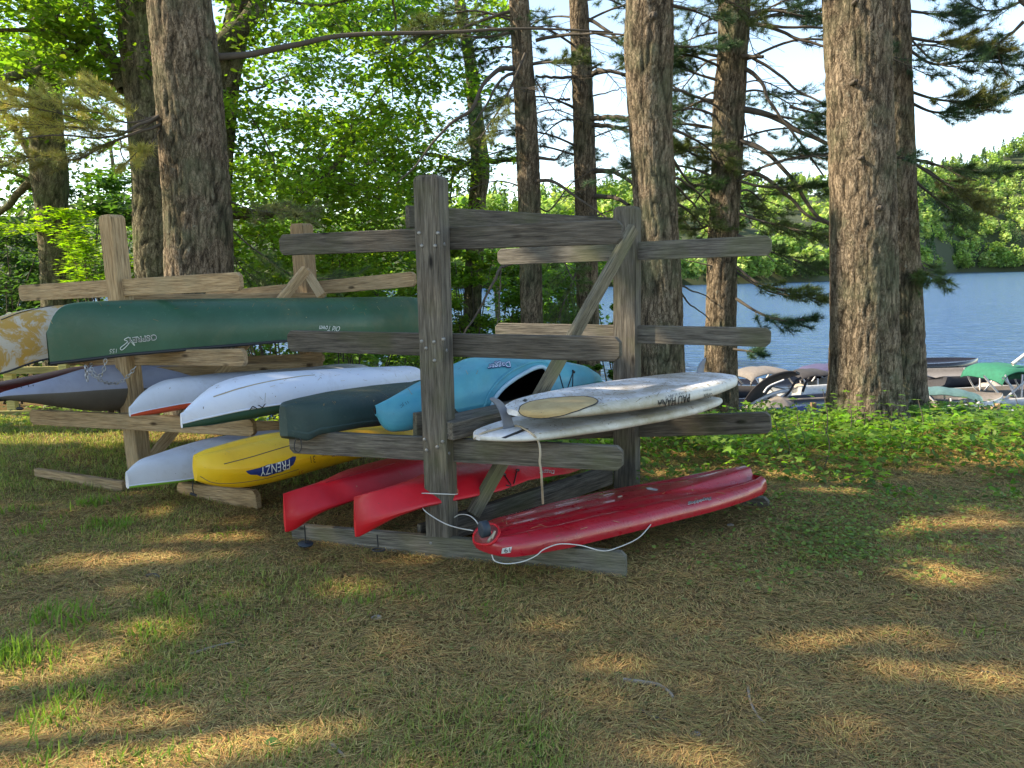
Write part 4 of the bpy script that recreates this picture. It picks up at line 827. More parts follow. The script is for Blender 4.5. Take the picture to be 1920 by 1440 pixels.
def loft(name, A, B, Wl, top, bot, prof, mat, parent, n=110, wfun=None, closed=False, ends=True, z_is_px=True, roll=0, smooth_k=5, tpow=1.0, mats=None, fmat=None):
    """A,B: XY of the two tips. Wl: (t, halfwidth). prof(t)->(k,2) of (u,v)."""
    A = np.array(A[:2], float); B = np.array(B[:2], float); L = np.linalg.norm(B - A); d = (B - A) / L; nn = np.array([d[1], -d[0]])
    t = (1 - np.cos(np.linspace(0, np.pi, n))) / 2; t = .5 * t + .5 * np.linspace(0, 1, n)
    Wl = np.array(Wl, float); wv = np.interp(t, Wl[:, 0], Wl[:, 1])
    wmid = Wl[:, 1].max()
    if z_is_px:
        tp = solve_pts(top, A, d, 0); tp[:, 0] /= L
        raw = []
        for q in bot:
            off = wmid * .5
            for _ in range(6):
                s = solve_pts([q], A, d, off)[0]; off = np.interp(s[0] / L, Wl[:, 0], Wl[:, 1])
            raw.append((s[0] / L, s[1]))
        bt = np.array(sorted(raw))
    else: tp = np.array(top, float); bt = np.array(bot, float)
    zt = curve(tp, t); zb = curve(bt, t)
    if smooth_k > 1:
        ker = np.ones(smooth_k) / smooth_k
        for a_ in (zt, zb, wv):
            e = a_[[0, -1]].copy(); a_[:] = np.convolve(np.pad(a_, smooth_k // 2, mode='edge'), ker, 'valid'); 
    zt = np.maximum(zt, zb + .004)
    V = []; 
    for i in range(n):
        pf = prof(t[i]) if callable(prof) else prof
        u = pf[:, 0] * wv[i]; v_ = pf[:, 1]; c = A + d * L * t[i]
        zz = zb[i] + (zt[i] - zb[i]) * v_
        if roll:
            rr = roll(t[i]) if callable(roll) else roll
            zc = (zt[i] + zb[i]) / 2; du = u * math.cos(rr) - (zz - zc) * math.sin(rr); zz = zc + u * math.sin(rr) + (zz - zc) * math.cos(rr); u = du
        V.append(np.stack([c[0] + nn[0] * u, c[1] + nn[1] * u, zz], 1))
    k = len(V[0]); V = np.vstack(V); m = k if closed else k - 1
    i, j = np.meshgrid(np.arange(n - 1), np.arange(m), indexing='ij'); j2 = (j + 1) % k
    Q = np.stack([i * k + j, i * k + j2, (i + 1) * k + j2, (i + 1) * k + j], -1).reshape(-1, 4)
    if closed and ends:
        half = k // 2; cap = []
        for base in (0, (n - 1) * k):
            for q in range(k // 2 - 1):
                cap.append([base + q, base + q + 1, base + k - 2 - q, base + k - 1 - q])
        Q = np.vstack([Q, np.array(cap)])
    midx = None
    if fmat is not None:
        midx = np.array([fmat(jj / m) for jj in j.ravel()] + [fmat(.2)] * (len(Q) - len(j.ravel())))
    me = np_mesh(name, V, Q, mat, smooth=True, mats=mats, midx=midx)
    o = obj(name, me, parent)
    if closed: autosharp(o, 48)
    info = dict(A=A, d=d, n=nn, L=L, t=t, w=wv, zt=zt, zb=zb, V=V.reshape(n, k, 3)); return o, info
def edge_tube(name, info, col, r, mat, parent, lift=(0, 0, 0), t0=0, t1=1):
    P = info['V'][:, col] + np.array(lift); m = (info['t'] >= t0) & (info['t'] <= t1)
    V, Q = tube(P[m], r, 8, caps=False); return obj(name, np_mesh(name, V, Q, mat, smooth=True), parent)

# decals ------------------------------------------------------------
def drape(name, pix, faces, host_bvh, mat, parent, lift=.0025):
    V = []; ok = []; last = None
    for px, py in pix:
        h, n_ = cast(host_bvh, px, py)
        if h is None: V.append((0, 0, 0)); ok.append(False)
        else: V.append(tuple(h + n_ * lift)); ok.append(True)
    if sum(ok) < len(ok) * .9: print('DRAPE MISS', name, pix[0], sum(ok), len(ok))
    me = bpy.data.meshes.new(name); me.from_pydata(V, [], [f for f in faces if all(ok[i] for i in f)]); me.materials.append(mat)
    bm = bmesh.new(); bm.from_mesh(me); bmesh.ops.delete(bm, geom=[v for v in bm.verts if not v.link_faces], context='VERTS'); bm.to_mesh(me); bm.free()
    return obj(name, me, parent)
def lettering(txt, cx, cy, w_px, h_px, deg, bvh, mat, parent, shear=0, offset=0, name='lettering', lift=.003, flip=False):
    cu = bpy.data.curves.new('t', 'FONT'); cu.body = txt; cu.size = 1; cu.shear = shear; cu.offset = offset; cu.resolution_u = 3
    o = bpy.data.objects.new('t', cu); COL.objects.link(o); me = bpy.data.meshes.new_from_object(o); bpy.data.objects.remove(o); 
    bm = bmesh.new(); bm.from_mesh(me); bmesh.ops.triangulate(bm, faces=bm.faces)
    long_ = [e for e in bm.edges if e.calc_length() > .25]
    bmesh.ops.subdivide_edges(bm, edges=long_, cuts=1); bmesh.ops.triangulate(bm, faces=bm.faces)
    vs_ = np.array([v.co[:2] for v in bm.verts]); fs = [[v.index for v in f.verts] for f in bm.faces]; bm.verts.index_update(); fs = [[v.index for v in f.verts] for f in bm.faces]; bm.free()
    bpy.data.meshes.remove(me)
    lo, hi = vs_.min(0), vs_.max(0); q = (vs_ - (lo + hi) / 2) / (hi - lo); x = q[:, 0] * w_px; y = -q[:, 1] * h_px
    if flip: x = -x
    a = math.radians(deg); px = cx + x * math.cos(a) - y * math.sin(a); py = cy + x * math.sin(a) + y * math.cos(a)
    return drape(name, list(zip(px, py)), fs, bvh, mat, parent, lift + .004)
def patch(name, poly, bvh, mat, parent, lift=.0015, lines=False):
    bm = bmesh.new(); f = bm.faces.new([bm.verts.new((x, y, 0)) for x, y in poly]); bmesh.ops.triangulate(bm, faces=[f])
    for _ in range(3): bmesh.ops.subdivide_edges(bm, edges=bm.edges[:], cuts=1); bmesh.ops.triangulate(bm, faces=bm.faces)
    bmesh.ops.triangulate(bm, faces=bm.faces); bm.verts.index_update()
    vs_ = [v.co[:2] for v in bm.verts]; fs = [[v.index for v in f.verts] for f in bm.faces]; bm.free()
    return drape(name, vs_, fs, bvh, mat, parent, lift)
def surf_tube(name, pts, bvh, r, mat, parent, lift=None, closed=False, n=40):
    P2 = smooth_poly([(x, y, 0) for x, y in (pts + pts[:1] if closed else pts)], n)[:, :2]; P = []
    for x, y in P2:
        h, nr = cast(bvh, x, y)
        if h is not None: P.append(np.array(h + nr * (r * .6 if lift is None else lift)))
    if len(P) < 2: print('MISS', name, pts[:2]); return None
    V, Q = tube(P, r, 6, caps=False); return obj(name, np_mesh(name, V, Q, mat, smooth=True), parent)
def base_of(A, z=.2): return (A[0], A[1], z)

CAN = superell(30, 2.7, 0, flare=.06)
# 1 green canoe ----------------------------------------------------
A = (-3.33, 5.35); B = (-.82, 8.05)
gc = thing('canoe', 'long dark green canoe lying upside down on top of the tan rack', 'canoe', base_of(A, 1.0))
h, inf = loft('hull', A, B, [(0, .012), (.03, .05), (.12, .15), (.25, .27), (.4, .36), (.55, .38), (.75, .34), (.9, .22), (1, .03)],
   [(82, 675), (84, 650), (88, 622), (96, 597), (108, 580), (122, 571), (150, 566), (250, 562), (400, 560), (600, 558), (760, 556), (810, 562), (830, 600)],
   [(80, 684), (150, 676), (240, 665), (400, 651), (530, 640), (700, 632), (830, 625)], CAN, M['green_hull'], gc, smooth_k=3)
edge_tube('gunwale', inf, 0, .013, M['black'], gc); edge_tube('gunwale', inf, -1, .013, M['black'], gc)
obv = bvh_of(h)
lettering('OSPREY', 266, 635.5, 56, 11, 173, obv, M['ink_white'], gc, offset=.035, lift=.002); lettering('OSPREY', 266, 635.5, 54, 9, 173, obv, M['ink_black'], gc, lift=.004)
surf_tube('osprey_emblem', [(241, 632), (233, 637), (239, 641), (226, 652), (229, 656), (240, 646), (244, 640), (252, 648), (250, 643), (244, 636)], obv, .003, M['ink_white'], gc, closed=True, n=60)
lettering('155', 212, 658, 14, 8, 176, obv, M['ink_white'], gc, offset=-.01, shear=.2); lettering('Old Town', 617, 616, 39, 10, 182, obv, M['ink_white'], gc, shear=.4)
# 2 mustard canoe --------------------------------------------------
A = (-4.75, 5.25); B = (-2.05, 8.25)
mc = thing('canoe', 'scuffed mustard yellow canoe, its end showing at the left frame edge', 'canoe', base_of(A, 1.0))
h, inf = loft('hull', A, B, [(0, .012), (.05, .09), (.15, .2), (.3, .3), (.5, .36), (.75, .32), (1, .03)],
   [(-330, 740), (-260, 690), (-150, 650), (-60, 614), (0, 594), (40, 582), (100, 573), (200, 568), (400, 565)], [(-300, 740), (-150, 722), (0, 703), (75, 675), (150, 665), (400, 650)], CAN, M['mustard_hull'], mc)
edge_tube('gunwale', inf, 0, .008, M['black'], mc); edge_tube('gunwale', inf, -1, .008, M['black'], mc)
mb = bvh_of(h); surf_tube('keel_seam', [(2, 600), (40, 586), (80, 577), (100, 574)], mb, .004, M['black'], mc)
# 3 maroon boat ----------------------------------------------------
A = (-4.75, 5.4); B = (-2.8, 8.4)
ma = thing('canoe', 'narrow maroon boat edge showing behind the grey kayak at far left', 'canoe', base_of(A, .6))
h, inf = loft('hull', A, B, [(0, .012), (.1, .12), (.3, .2), (.6, .22), (1, .03)], [(-300, 760), (-150, 742), (0, 717), (80, 702), (160, 685), (300, 682), (420, 690)], [(-300, 790), (0, 750), (160, 735), (400, 730)], CAN, M['maroon'], ma)
edge_tube('gunwale', inf, 0, .012, M['black'], ma)
# kayak profile: deck below, hull above
def kprof(hullp, deckp, sheer=.3, n=16, chine=2.2):
    a = superell(n, chine); a[:, 1] = sheer + (1 - sheer) * a[:, 1]
    b_ = superell(n, deckp)[::-1]; b_[:, 1] = sheer * (1 - b_[:, 1]); return np.vstack([a, b_[1:-1]])
def kayak(name, lab, A, B, Wl, top, bot, hullm, deckm, sheer=.3, hp=2.2, dp=2.2, z=.3, prof=None, roll=0, **kw):
    root = thing('kayak', lab, 'kayak', base_of(A, z)); n = 16; pf = prof if prof is not None else kprof(0, dp, sheer, n, hp)
    o, inf = loft('hull', A, B, Wl, top, bot, pf, None, root, closed=True, mats=[hullm, deckm], fmat=lambda q: 0 if q < .5 else 1, roll=roll, **kw)
    return root, o, inf
# 4 grey-blue kayak at left ----------------------------------------
gk, o, inf = kayak('kayak', 'long pointed grey-blue kayak at far left, its nose reaching the frame edge', (-3.72, 5.25), (-2.35, 8.3),
   [(0, .01), (.15, .12), (.35, .24), (.55, .30), (.75, .25), (1, .03)], [(-8, 742), (0, 736), (60, 720), (110, 706), (160, 690), (200, 684), (300, 684), (420, 690), (560, 690), (600, 700)],
   [(-8, 748), (60, 755), (130, 765), (200, 774), (300, 772), (420, 762), (600, 730)], M['silver'], M['grey_dark'], sheer=.52, hp=1.7, dp=1.7, z=.7)
gb = bvh_of(o); P = [PY(37, 757, 5.4), PY(37, 764, 5.4)]; tube_obj('toggle_cord', P, .004, M['black'], gk)
V, Q = tube([PY(30, 766, 5.4), PY(33, 766, 5.4), PY(41, 766, 5.4), PY(44, 766, 5.4)], [.004, .012, .012, .004], 8); obj('carry_toggle', np_mesh('carry_toggle', V, Q, M['black'], smooth=True), gk)
lettering('1 11 11', 40, 727, 46, 3, -8, gb, M['ink_black'], gk)
# 5 two white kayaks on tan rack -----------------------------------
w1, o, inf = kayak('kayak', 'off-white upside-down kayak with an orange-red edge, behind the larger white one', (-2.80, 5.38), (-1.52, 8.0),
   [(0, .008), (.06, .07), (.16, .18), (.3, .28), (.5, .33), (.8, .27), (1, .08)], [(228, 780), (243, 764), (262, 742), (286, 724), (315, 712), (350, 707), (420, 700), (520, 694), (600, 688), (655, 682), (675, 683), (684, 690)],
   [(228, 783), (300, 778), (420, 760), (560, 738), (684, 705)], M['white_hull2'], M['orange'], sheer=.26, hp=2.6, dp=2.4, z=.6)
edge_tube('seam', inf, 0, .004, M['white_hull'], w1)
w2, o, inf = kayak('kayak', 'large white upside-down kayak with a dark green deck, on the middle tan arm', (-2.22, 4.92), (-.92, 7.1),
   [(0, .008), (.05, .06), (.13, .16), (.25, .26), (.45, .31), (.8, .26), (.97, .15), (1, .10)], [(320, 792), (340, 776), (362, 755), (388, 735), (415, 719), (450, 708), (500, 700), (600, 694), (700, 689), (768, 686), (780, 692), (790, 708)],
   [(320, 796), (340, 803), (400, 800), (480, 790), (560, 776), (650, 752), (790, 722)], M['white_hull'], M['dkgreen_deck'], sheer=.33, hp=2.6, dp=2.8, z=.6)
edge_tube('seam', inf, 0, .006, M['white_hull'], w2)
w2b = bvh_of(o); surf_tube('keel_stain', [(400, 744), (450, 728), (500, 716), (560, 706), (590, 703)], w2b, .006, M['rope_tan'], w2, lift=-.002); lettering('AV', 482, 763, 34, 7, -10, w2b, M['ink_black'], w2)
# 6 pale lower kayak with lime deck ---------------------------------
w3, o, inf = kayak('kayak', 'pale upside-down kayak with a lime green edge, low on the tan rack', (-2.62, 4.92), (-1.45, 7.3),
   [(0, .012), (.05, .08), (.13, .18), (.3, .31), (.5, .33), (.8, .26), (1, .06)], [(220, 914), (228, 898), (240, 882), (254, 870), (270, 860), (310, 850), (360, 836), (420, 822), (480, 812), (530, 808), (600, 806)],
   [(219, 919), (300, 913), (360, 906), (450, 890), (600, 850)], M['white_hull2'], M['lime'], sheer=.16, hp=2.8, dp=2.4, z=.1)
edge_tube('seam', inf, 0, .004, M['white_hull'], w3)
# 7 yellow sit-on-top ------------------------------------------------
def yprof(t_):
    a = rounded([(1, .52), (.93, .62), (.45, .93), (.18, .92), (.10, 1), (-.10, 1), (-.18, .92), (-.45, .93), (-.93, .62), (-1, .52)], 2)
    b_ = rounded([(-1, .52), (-.98, .38), (-.72, .05), (-.4, 0), (.4, 0), (.72, .05), (.98, .38), (1, .52)], 2); return np.vstack([a, b_[1:-1]])
yk, o, inf = kayak('kayak', 'yellow upside-down sit-on-top kayak with a navy splash graphic', (-1.98, 4.52), (-.72, 6.3),
   [(0, .004), (.004, .04), (.018, .09), (.06, .165), (.15, .24), (.3, .31), (.6, .33), (.85, .26), (1, .06)], [(351, 880), (352, 872), (355, 862), (365, 852), (385, 843), (410, 836), (450, 825), (500, 814), (560, 806), (640, 799), (720, 795), (760, 800), (800, 815)],
   [(352, 888), (362, 898), (380, 906), (420, 916), (470, 921), (530, 912), (600, 893), (700, 864), (800, 842)], M['yellow'], M['yellow'], prof=yprof, z=.15)
yb = bvh_of(o)
patch('splash_sticker', [(461, 883), (474, 880), (487, 877), (503, 871), (520, 868), (538, 862), (549, 856), (555, 856), (554, 862), (550, 871), (541, 877), (530, 884), (515, 888), (500, 893), (489, 893), (482, 890), (470, 890), (464, 887), (474, 885)], yb, M['ink_navy'], yk)
lettering('FRENZY', 515, 877, 60, 15, 166, yb, M['ink_white'], yk, shear=.3, lift=.004); lettering('CLASSIC', 611, 852, 19, 4, 172, yb, M['ink_black'], yk, shear=.3); lettering('KAYAK', 636, 850, 30, 7, 170, yb, M['ink_navy'], yk, shear=.3)
lettering('31', 586, 861, 9, 11, 172, yb, M['ink_black'], yk, offset=-.012); lettering('31', 564, 884, 8, 6, 172, yb, M['red'], yk, offset=-.012)
surf_tube('keel_scuff', [(420, 870), (470, 857), (520, 842), (545, 835)], yb, .004, M['twig'], yk, lift=-.0015); surf_tube('side_crease', [(375, 893), (400, 905), (440, 906), (500, 897), (560, 880)], yb, .003, M['twig'], yk, lift=-.0015)
tube_obj('toggle_cord', [PY(362, 903, 4.62), PY(361, 915, 4.62), PY(363, 926, 4.62)], .004, M['black'], yk); tube_obj('carry_toggle', [PY(357, 925, 4.62), PY(368, 929, 4.62)], .009, M['black'], yk)
# 8 dark slate canoe on the dark rack ---------------------------------
def cprof(t_):
    a = rounded([(1.0, .22), (1.0, .34), (.93, .75), (.72, .97), (.3, 1.0), (-.3, 1.0), (-.72, .97), (-.93, .75), (-1, .34), (-1., .22)], 2)
    b_ = rounded([(-1., .22), (-1.04, .19), (-.98, .03), (-.9, 0), (.9, 0), (.98, .03), (1.04, .19), (1., .22)], 1); return np.vstack([a, b_[1:-1]])
dk, o, inf = kayak('kayak', 'dark slate green upside-down boat with a squared end, left of the blue kayak', (-1.35, 4.32), (-.52, 6.1),
   [(0, .025), (.012, .055), (.04, .10), (.12, .17), (.3, .26), (.6, .30), (1, .12)], [(528, 764), (534, 757), (545, 753), (600, 744), (660, 734), (720, 726), (785, 717), (830, 716)],
   [(540, 818), (560, 826), (600, 816), (680, 803), (785, 790), (830, 785)], M['canoe_dk'], M['canoe_dk'], prof=cprof, z=.65, smooth_k=3)
tube_obj('cord_loop', [PY(556, 821, 4.22), PY(552, 832, 4.22), PY(553, 844, 4.22), PY(560, 848, 4.22), PY(565, 840, 4.22), PY(564, 826, 4.22), PY(560, 821, 4.22)], .003, M['black'], dk)
# 9 and 10 red kayaks ---------------------------------------------------
def rprof(t_):
    k_ = max(0, min(1, (t_ - .0) / .35)); top = .06 + .10 * k_
    a = rounded([(1, .30), (.96, .42), (top + .42 * k_, .93), (top, 1.0), (-top, 1), (-top - .42 * k_, .93), (-.96, .42), (-1, .30)], 2)
    b_ = rounded([(-1, .30), (-.9, .2), (-.45, .03), (-.2, 0), (.2, 0), (.45, .03), (.9, .2), (1, .30)], 2); return np.vstack([a, b_[1:-1]])
r1, o, inf = kayak('kayak', 'red upside-down kayak furthest left on the bottom of the dark rack', (-1.30, 4.08), (-.32, 5.9),
   [(0, .006), (.03, .05), (.12, .14), (.3, .24), (.6, .28), (1, .04)], [(519, 938), (521, 931), (527, 927), (560, 916), (620, 899), (680, 881), (770, 857), (850, 842), (930, 850)],
   [(523, 955), (530, 985), (538, 999), (560, 995), (620, 966), (700, 938), (790, 912), (930, 885)], M['red'], M['red'], prof=rprof, z=.15, smooth_k=3)
rb = bvh_of(o); surf_tube('moulded_groove', [(610, 905), (650, 894), (700, 880), (740, 868)], rb, .004, M['red_dark'], r1, lift=-.001)
tube_obj('toggle_cord', [PY(571, 985, 4.2), PY(573, 1018, 4.2)], .004, M['black'], r1)
V, Q = tube([PY(573, 1018, 4.2) + [0, 0, .0], PY(573, 1022, 4.2)], [.045, .042], 14); obj('carry_toggle', np_mesh('carry_toggle', V, Q, M['rubber']), r1)
r2, o, inf = kayak('kayak', 'red upside-down kayak crossing behind the tall front post', (-.85, 3.84), (.56, 5.62),
   [(0, .006), (.03, .05), (.12, .14), (.28, .24), (.5, .28), (.75, .22), (1, .03)], [(654, 946), (656, 938), (662, 932), (700, 921), (790, 898), (850, 880), (920, 866), (1000, 860), (1085, 868)],
   [(658, 965), (664, 995), (670, 1010), (692, 1003), (760, 976), (800, 962), (870, 948), (940, 934), (990, 910), (1085, 887)], M['red'], M['red'], prof=rprof, z=.15, smooth_k=3)
rb = bvh_of(o); lettering('Dagger', 1024, 886, 29, 8, 177, rb, M['ink_white'], r2, shear=.2, lift=.004); lettering('Dagger', 1024, 886, 27, 5, 177, rb, M['ink_black'], r2, shear=.2, lift=.005, offset=-.02)
for pts in ([(946, 892), (958, 910)], [(969, 884), (963, 908)], [(958, 912), (948, 910)]): surf_tube('bungee', pts, rb, .004, M['black'], r2, n=8)
for c in ((945, 891), (970, 883)): surf_tube('bungee_eye', [(c[0] - 2, c[1]), (c[0] + 2, c[1])], rb, .009, M['black'], r2, n=4)
tube_obj('toggle_cord', [PY(707, 1003, 3.95), PY(709, 1025, 3.95)], .004, M['black'], r2)
V, Q = tube(np.array([PY(710, 1031, 3.95) + [.035 * math.cos(a), .02 * math.sin(a), 0] for a in np.linspace(0, 2 * np.pi, 17)]), .005, 6, caps=False); obj('carry_toggle', np_mesh('carry_toggle', V, Q, M['black']), r2)
# 11 blue kayak on its side ----------------------------------------------
def bprof(t_):
    k_ = max(0, min(1, t_ / .3)); s_ = .35 + .5 * k_
    a = rounded([(1, .35), (.98, .62), (.62 * s_ + .2, .93), (.2, 1.0), (-.3, 1), (-.7, .85), (-1, .5)], 2)
    b_ = rounded([(-1, .5), (-.9, .2), (-.5, .02), (.2, 0), (.7, .05), (.95, .2), (1, .35)], 2); return np.vstack([a, b_[1:-1]])
bk, o, inf = kayak('kayak', 'turquoise blue kayak lying on its side with an open cockpit', (-.80, 4.30), (.66, 5.75),
   [(0, .01), (.08, .08), (.2, .17), (.4, .26), (.6, .28), (.85, .22), (.96, .12), (1, .03)], [(699, 764), (704, 760), (730, 748), (780, 722), (820, 703), (860, 684), (888, 672), (920, 669), (980, 668), (1030, 672), (1075, 682), (1105, 697), (1114, 710), (1119, 724)],
   [(700, 768), (712, 785), (724, 803), (740, 812), (770, 812), (830, 804), (900, 795), (1000, 775), (1060, 755), (1119, 728)], M['blue'], M['blue'], prof=bprof, z=.75, smooth_k=3)
hole = [(921, 760), (928, 745), (942, 728), (960, 714), (980, 702), (1000, 692), (1014, 689), (1022, 693), (1025, 703), (1020, 730), (1012, 755), (990, 775), (950, 780)]
bb = bvh_of(o)
rimP = surf_tube('cockpit_rim', hole, bb, .014, M['blue_rim'], bk, closed=True, n=90)
rimP2 = surf_tube('cockpit_lip', [(908, 765), (915, 742), (930, 720), (952, 700), (978, 686), (1002, 679), (1022, 680), (1034, 692), (1034, 712)], bb, .010, M['blue'], bk, n=60, lift=.001)
def in_poly(x, y, poly):
    c = False; j = len(poly) - 1
    for i in range(len(poly)):
        xi, yi = poly[i]; xj, yj = poly[j]
        if (yi > y) != (yj > y) and x < (xj - xi) * (y - yi) / (yj - yi) + xi: c = not c
        j = i
    return c
# cut the cockpit opening through the near side, then add a near-black lining for the shade inside
bm = bmesh.new(); bm.from_mesh(o.data); bm.faces.ensure_lookup_table(); bmesh.ops.subdivide_edges(bm, edges=bm.edges[:], cuts=1, use_grid_fill=True)
dele = []
for f in bm.faces:
    c = np.array(f.calc_center_median()); x, y = proj(c)
    if in_poly(x, y, hole):
        hh, nn_ = cast(bb, x, y)
        if hh is not None and (Vector(c) - hh).length < .05: dele.append(f)
bmesh.ops.delete(bm, geom=dele, context='FACES'); bm.to_mesh(o.data); bm.free()
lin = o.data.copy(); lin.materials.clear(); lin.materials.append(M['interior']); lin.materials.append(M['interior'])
lo_ = obj('cockpit_shade_lining', lin, bk); bm = bmesh.new(); bm.from_mesh(lin); bm.normal_update()
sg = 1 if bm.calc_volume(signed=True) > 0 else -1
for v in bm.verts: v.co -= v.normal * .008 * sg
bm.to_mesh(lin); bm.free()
lettering('Dagger', 935, 685.5, 44, 16, 172, bb, M['ink_navy'], bk, offset=.045, lift=.002); lettering('Dagger', 935, 685.5, 42, 12, 172, bb, M['ink_sky'], bk, offset=.0, lift=.004)
lettering('11 JC', 757, 758, 17, 7, 150, bb, M['ink_black'], bk, offset=-.01)
for pts in ([(1048, 700), (1056, 728)], [(1074, 698), (1064, 727)], [(1074, 698), (1073, 726)]): surf_tube('bungee', pts, bb, .004, M['black'], bk, n=8)
surf_tube('bungee_eye', [(1072, 696), (1076, 699)], bb, .010, M['black'], bk, n=4)

# ------------------------------------------------------------------ paddle boards
SP = rounded([(1, .5), (.97, .78), (.86, .96), (.6, 1.0), (0, 1.03), (-.6, 1.0), (-.86, .96), (-.97, .78), (-1, .5), (-.97, .25), (-.8, .04), (-.5, 0), (.5, 0), (.8, .04), (.97, .25)], 2, closed=True)
def sup(lab, A, B, Wl, zs, th):
    root = thing('paddleboard', lab, 'paddleboard', base_of(A, zs[0][1])); 
    top = [(a, z + h_) for (a, z), h_ in zip(zs, th)]; bot = zs
    o, inf = loft('board', A, B, Wl, top, bot, SP, None, root, closed=True, z_is_px=False, mats=[M['sup'], M['sup_rail']], fmat=lambda q: 1 if (q < .10 or q > .52) else 0, ends=True)
    return root, o, inf
WL = [(0, .02), (.015, .08), (.04, .135), (.09, .19), (.18, .25), (.35, .30), (.55, .315), (.75, .28), (.9, .19), (.97, .11), (1, .03)]
zz = [0, .1, .3, .5, .7, .85, .95, 1]
s1, o1, i1 = sup('lower of two stacked white paddleboards, a grey fin standing on its near end', (-.19, 3.86), (1.42, 5.15), WL, [(a, b_) for a, b_ in zip(zz, [.735, .715, .71, .705, .70, .70, .70, .70])], [.025, .05, .068, .074, .074, .07, .05, .025])
s2, o2, i2 = sup('upper of two stacked white paddleboards with a worn tan deck pad', (.0, 3.93), (1.50, 5.10), [(0, .03), (.015, .11), (.04, .17), (.09, .225), (.18, .275), (.35, .31), (.55, .315), (.75, .28), (.9, .20), (.97, .11), (1, .03)],
        [(a, b_) for a, b_ in zip(zz, [.850, .832, .820, .815, .815, .825, .84, .855])], [.03, .065, .088, .098, .100, .092, .07, .03])
b2 = bvh_of(o2); b1 = bvh_of(o1)
padp = [(973, 772), (976, 764), (986, 758), (1003, 753), (1030, 749), (1062, 746), (1095, 745), (1112, 748), (1121, 753), (1116, 759), (1100, 765), (1078, 772), (1050, 779), (1020, 782), (995, 781), (980, 778)]
patch('deck_pad', padp, b2, M['cork'], s2, lift=.007); surf_tube('pad_outline', padp, b2, .003, M['black'], s2, closed=True, n=80, lift=.006)
patch('deck_plug', [(979, 752), (984, 748), (990, 750), (985, 754)], b2, M['black'], s2)
lettering('PAU HANA', 1263, 751, 62, 13, 168, b2, M['ink_black'], s2, offset=.02, shear=.3); lettering('SURF SUPPLY', 1266, 741, 42, 4, 168, b2, M['ink_black'], s2, offset=-.01)
lettering('OPEN', 1326, 741, 16, 7, 170, b2, M['ink_black'], s2, shear=.3); lettering('OCEAN', 1325, 732, 15, 3, 172, b2, M['ink_black'], s2, offset=-.01)
# fin of the lower board
def fin(pts, Y, thick, root, name='fin', dirv=(.79, .61)):
    bm = bmesh.new(); vs_ = []; n = np.array([dirv[1], -dirv[0], 0]) 
    # outline given in pixels, laid in the vertical plane through the board axis
    A0 = PY(pts[0][0], pts[0][1], Y)
    out = []
    for px, py in pts:
        v = ray(px, py); k = (A0[:2] @ n[:2]) / (v[:2] @ n[:2]); out.append(np.array([0, 0, EYE]) + v * k)
    out = smooth_poly(out + [out[0]], 60)[:-1]; c = np.mean(out, 0)
    f1 = [bm.verts.new(tuple(p * .9 + c * .1 + n * thick / 2)) for p in out]; f2 = [bm.verts.new(tuple(p * .9 + c * .1 - n * thick / 2)) for p in out]; e = [bm.verts.new(tuple(p)) for p in out]
    bm.faces.new(f1); bm.faces.new(f2[::-1]); m = len(out)
    for i in range(m):
        j = (i + 1) % m; bm.faces.new((f1[i], e[i], e[j], f1[j])); bm.faces.new((e[i], f2[i], f2[j], e[j]))
    bmesh.ops.recalc_face_normals(bm, faces=bm.faces); bmesh.ops.triangulate(bm, faces=[f for f in bm.faces if len(f.verts) > 4])
    me = bpy.data.meshes.new(name); bm.to_mesh(me); bm.free(); me.materials.append(M['fin']); return obj(name, me, root)
fo = fin([(945, 818), (944, 800), (940, 782), (932, 763), (922, 751), (918, 748), (922, 745), (932, 747), (942, 754), (952, 768), (960, 785), (967, 806), (968, 811)], 3.98, .012, s1)
fb = bvh_of(fo); lettering('FCS', 951, 812, 13, 6, -8, fb, M['ink_white'], s1, shear=.3, lift=.002)
patch('fin_box', [(940, 821), (968, 810), (984, 803), (992, 804), (975, 812), (948, 822)], b1, M['black'], s1)
f2 = fin([(1304, 722), (1306, 700), (1312, 682), (1321, 671), (1323, 673), (1319, 690), (1317, 722)], 5.03, .012, s2)
# leash round the lower board, hanging down
def rope(lab, segs, r, mat, cat='rope', name='rope', n=60, z0=0):
    P = smooth_poly(segs, n); V, Q = tube(P, r, 6, caps=False); o = obj(name, np_mesh(name, V, Q, mat, smooth=True)); tag(o, lab, cat); return o
pts = []
def onsurf(bv, x, y, lift=.006):
    h_, n_ = cast(bv, x, y); return np.array(h_ + n_ * lift) if h_ is not None else None
top_pts = [onsurf(b1, x, y) for x, y in [(890, 823), (905, 814), (925, 808), (945, 803)]]; top2 = [onsurf(b1, x, y) for x, y in [(968, 800), (985, 807), (1000, 817), (1009, 826)]]
seq = [p for p in top_pts + top2 if p is not None]
seq += [PY(1012, 838, 3.78), PY(1013, 852, 3.76), PY(1012, 866, 3.76), PY(1015, 885, 3.76), PY(1016, 905, 3.78), PY(1018, 944, 3.95)]
rope('tan leash rope looped over the lower paddleboard and hanging in front of the dark rack', seq, .006, M['rope_tan'])
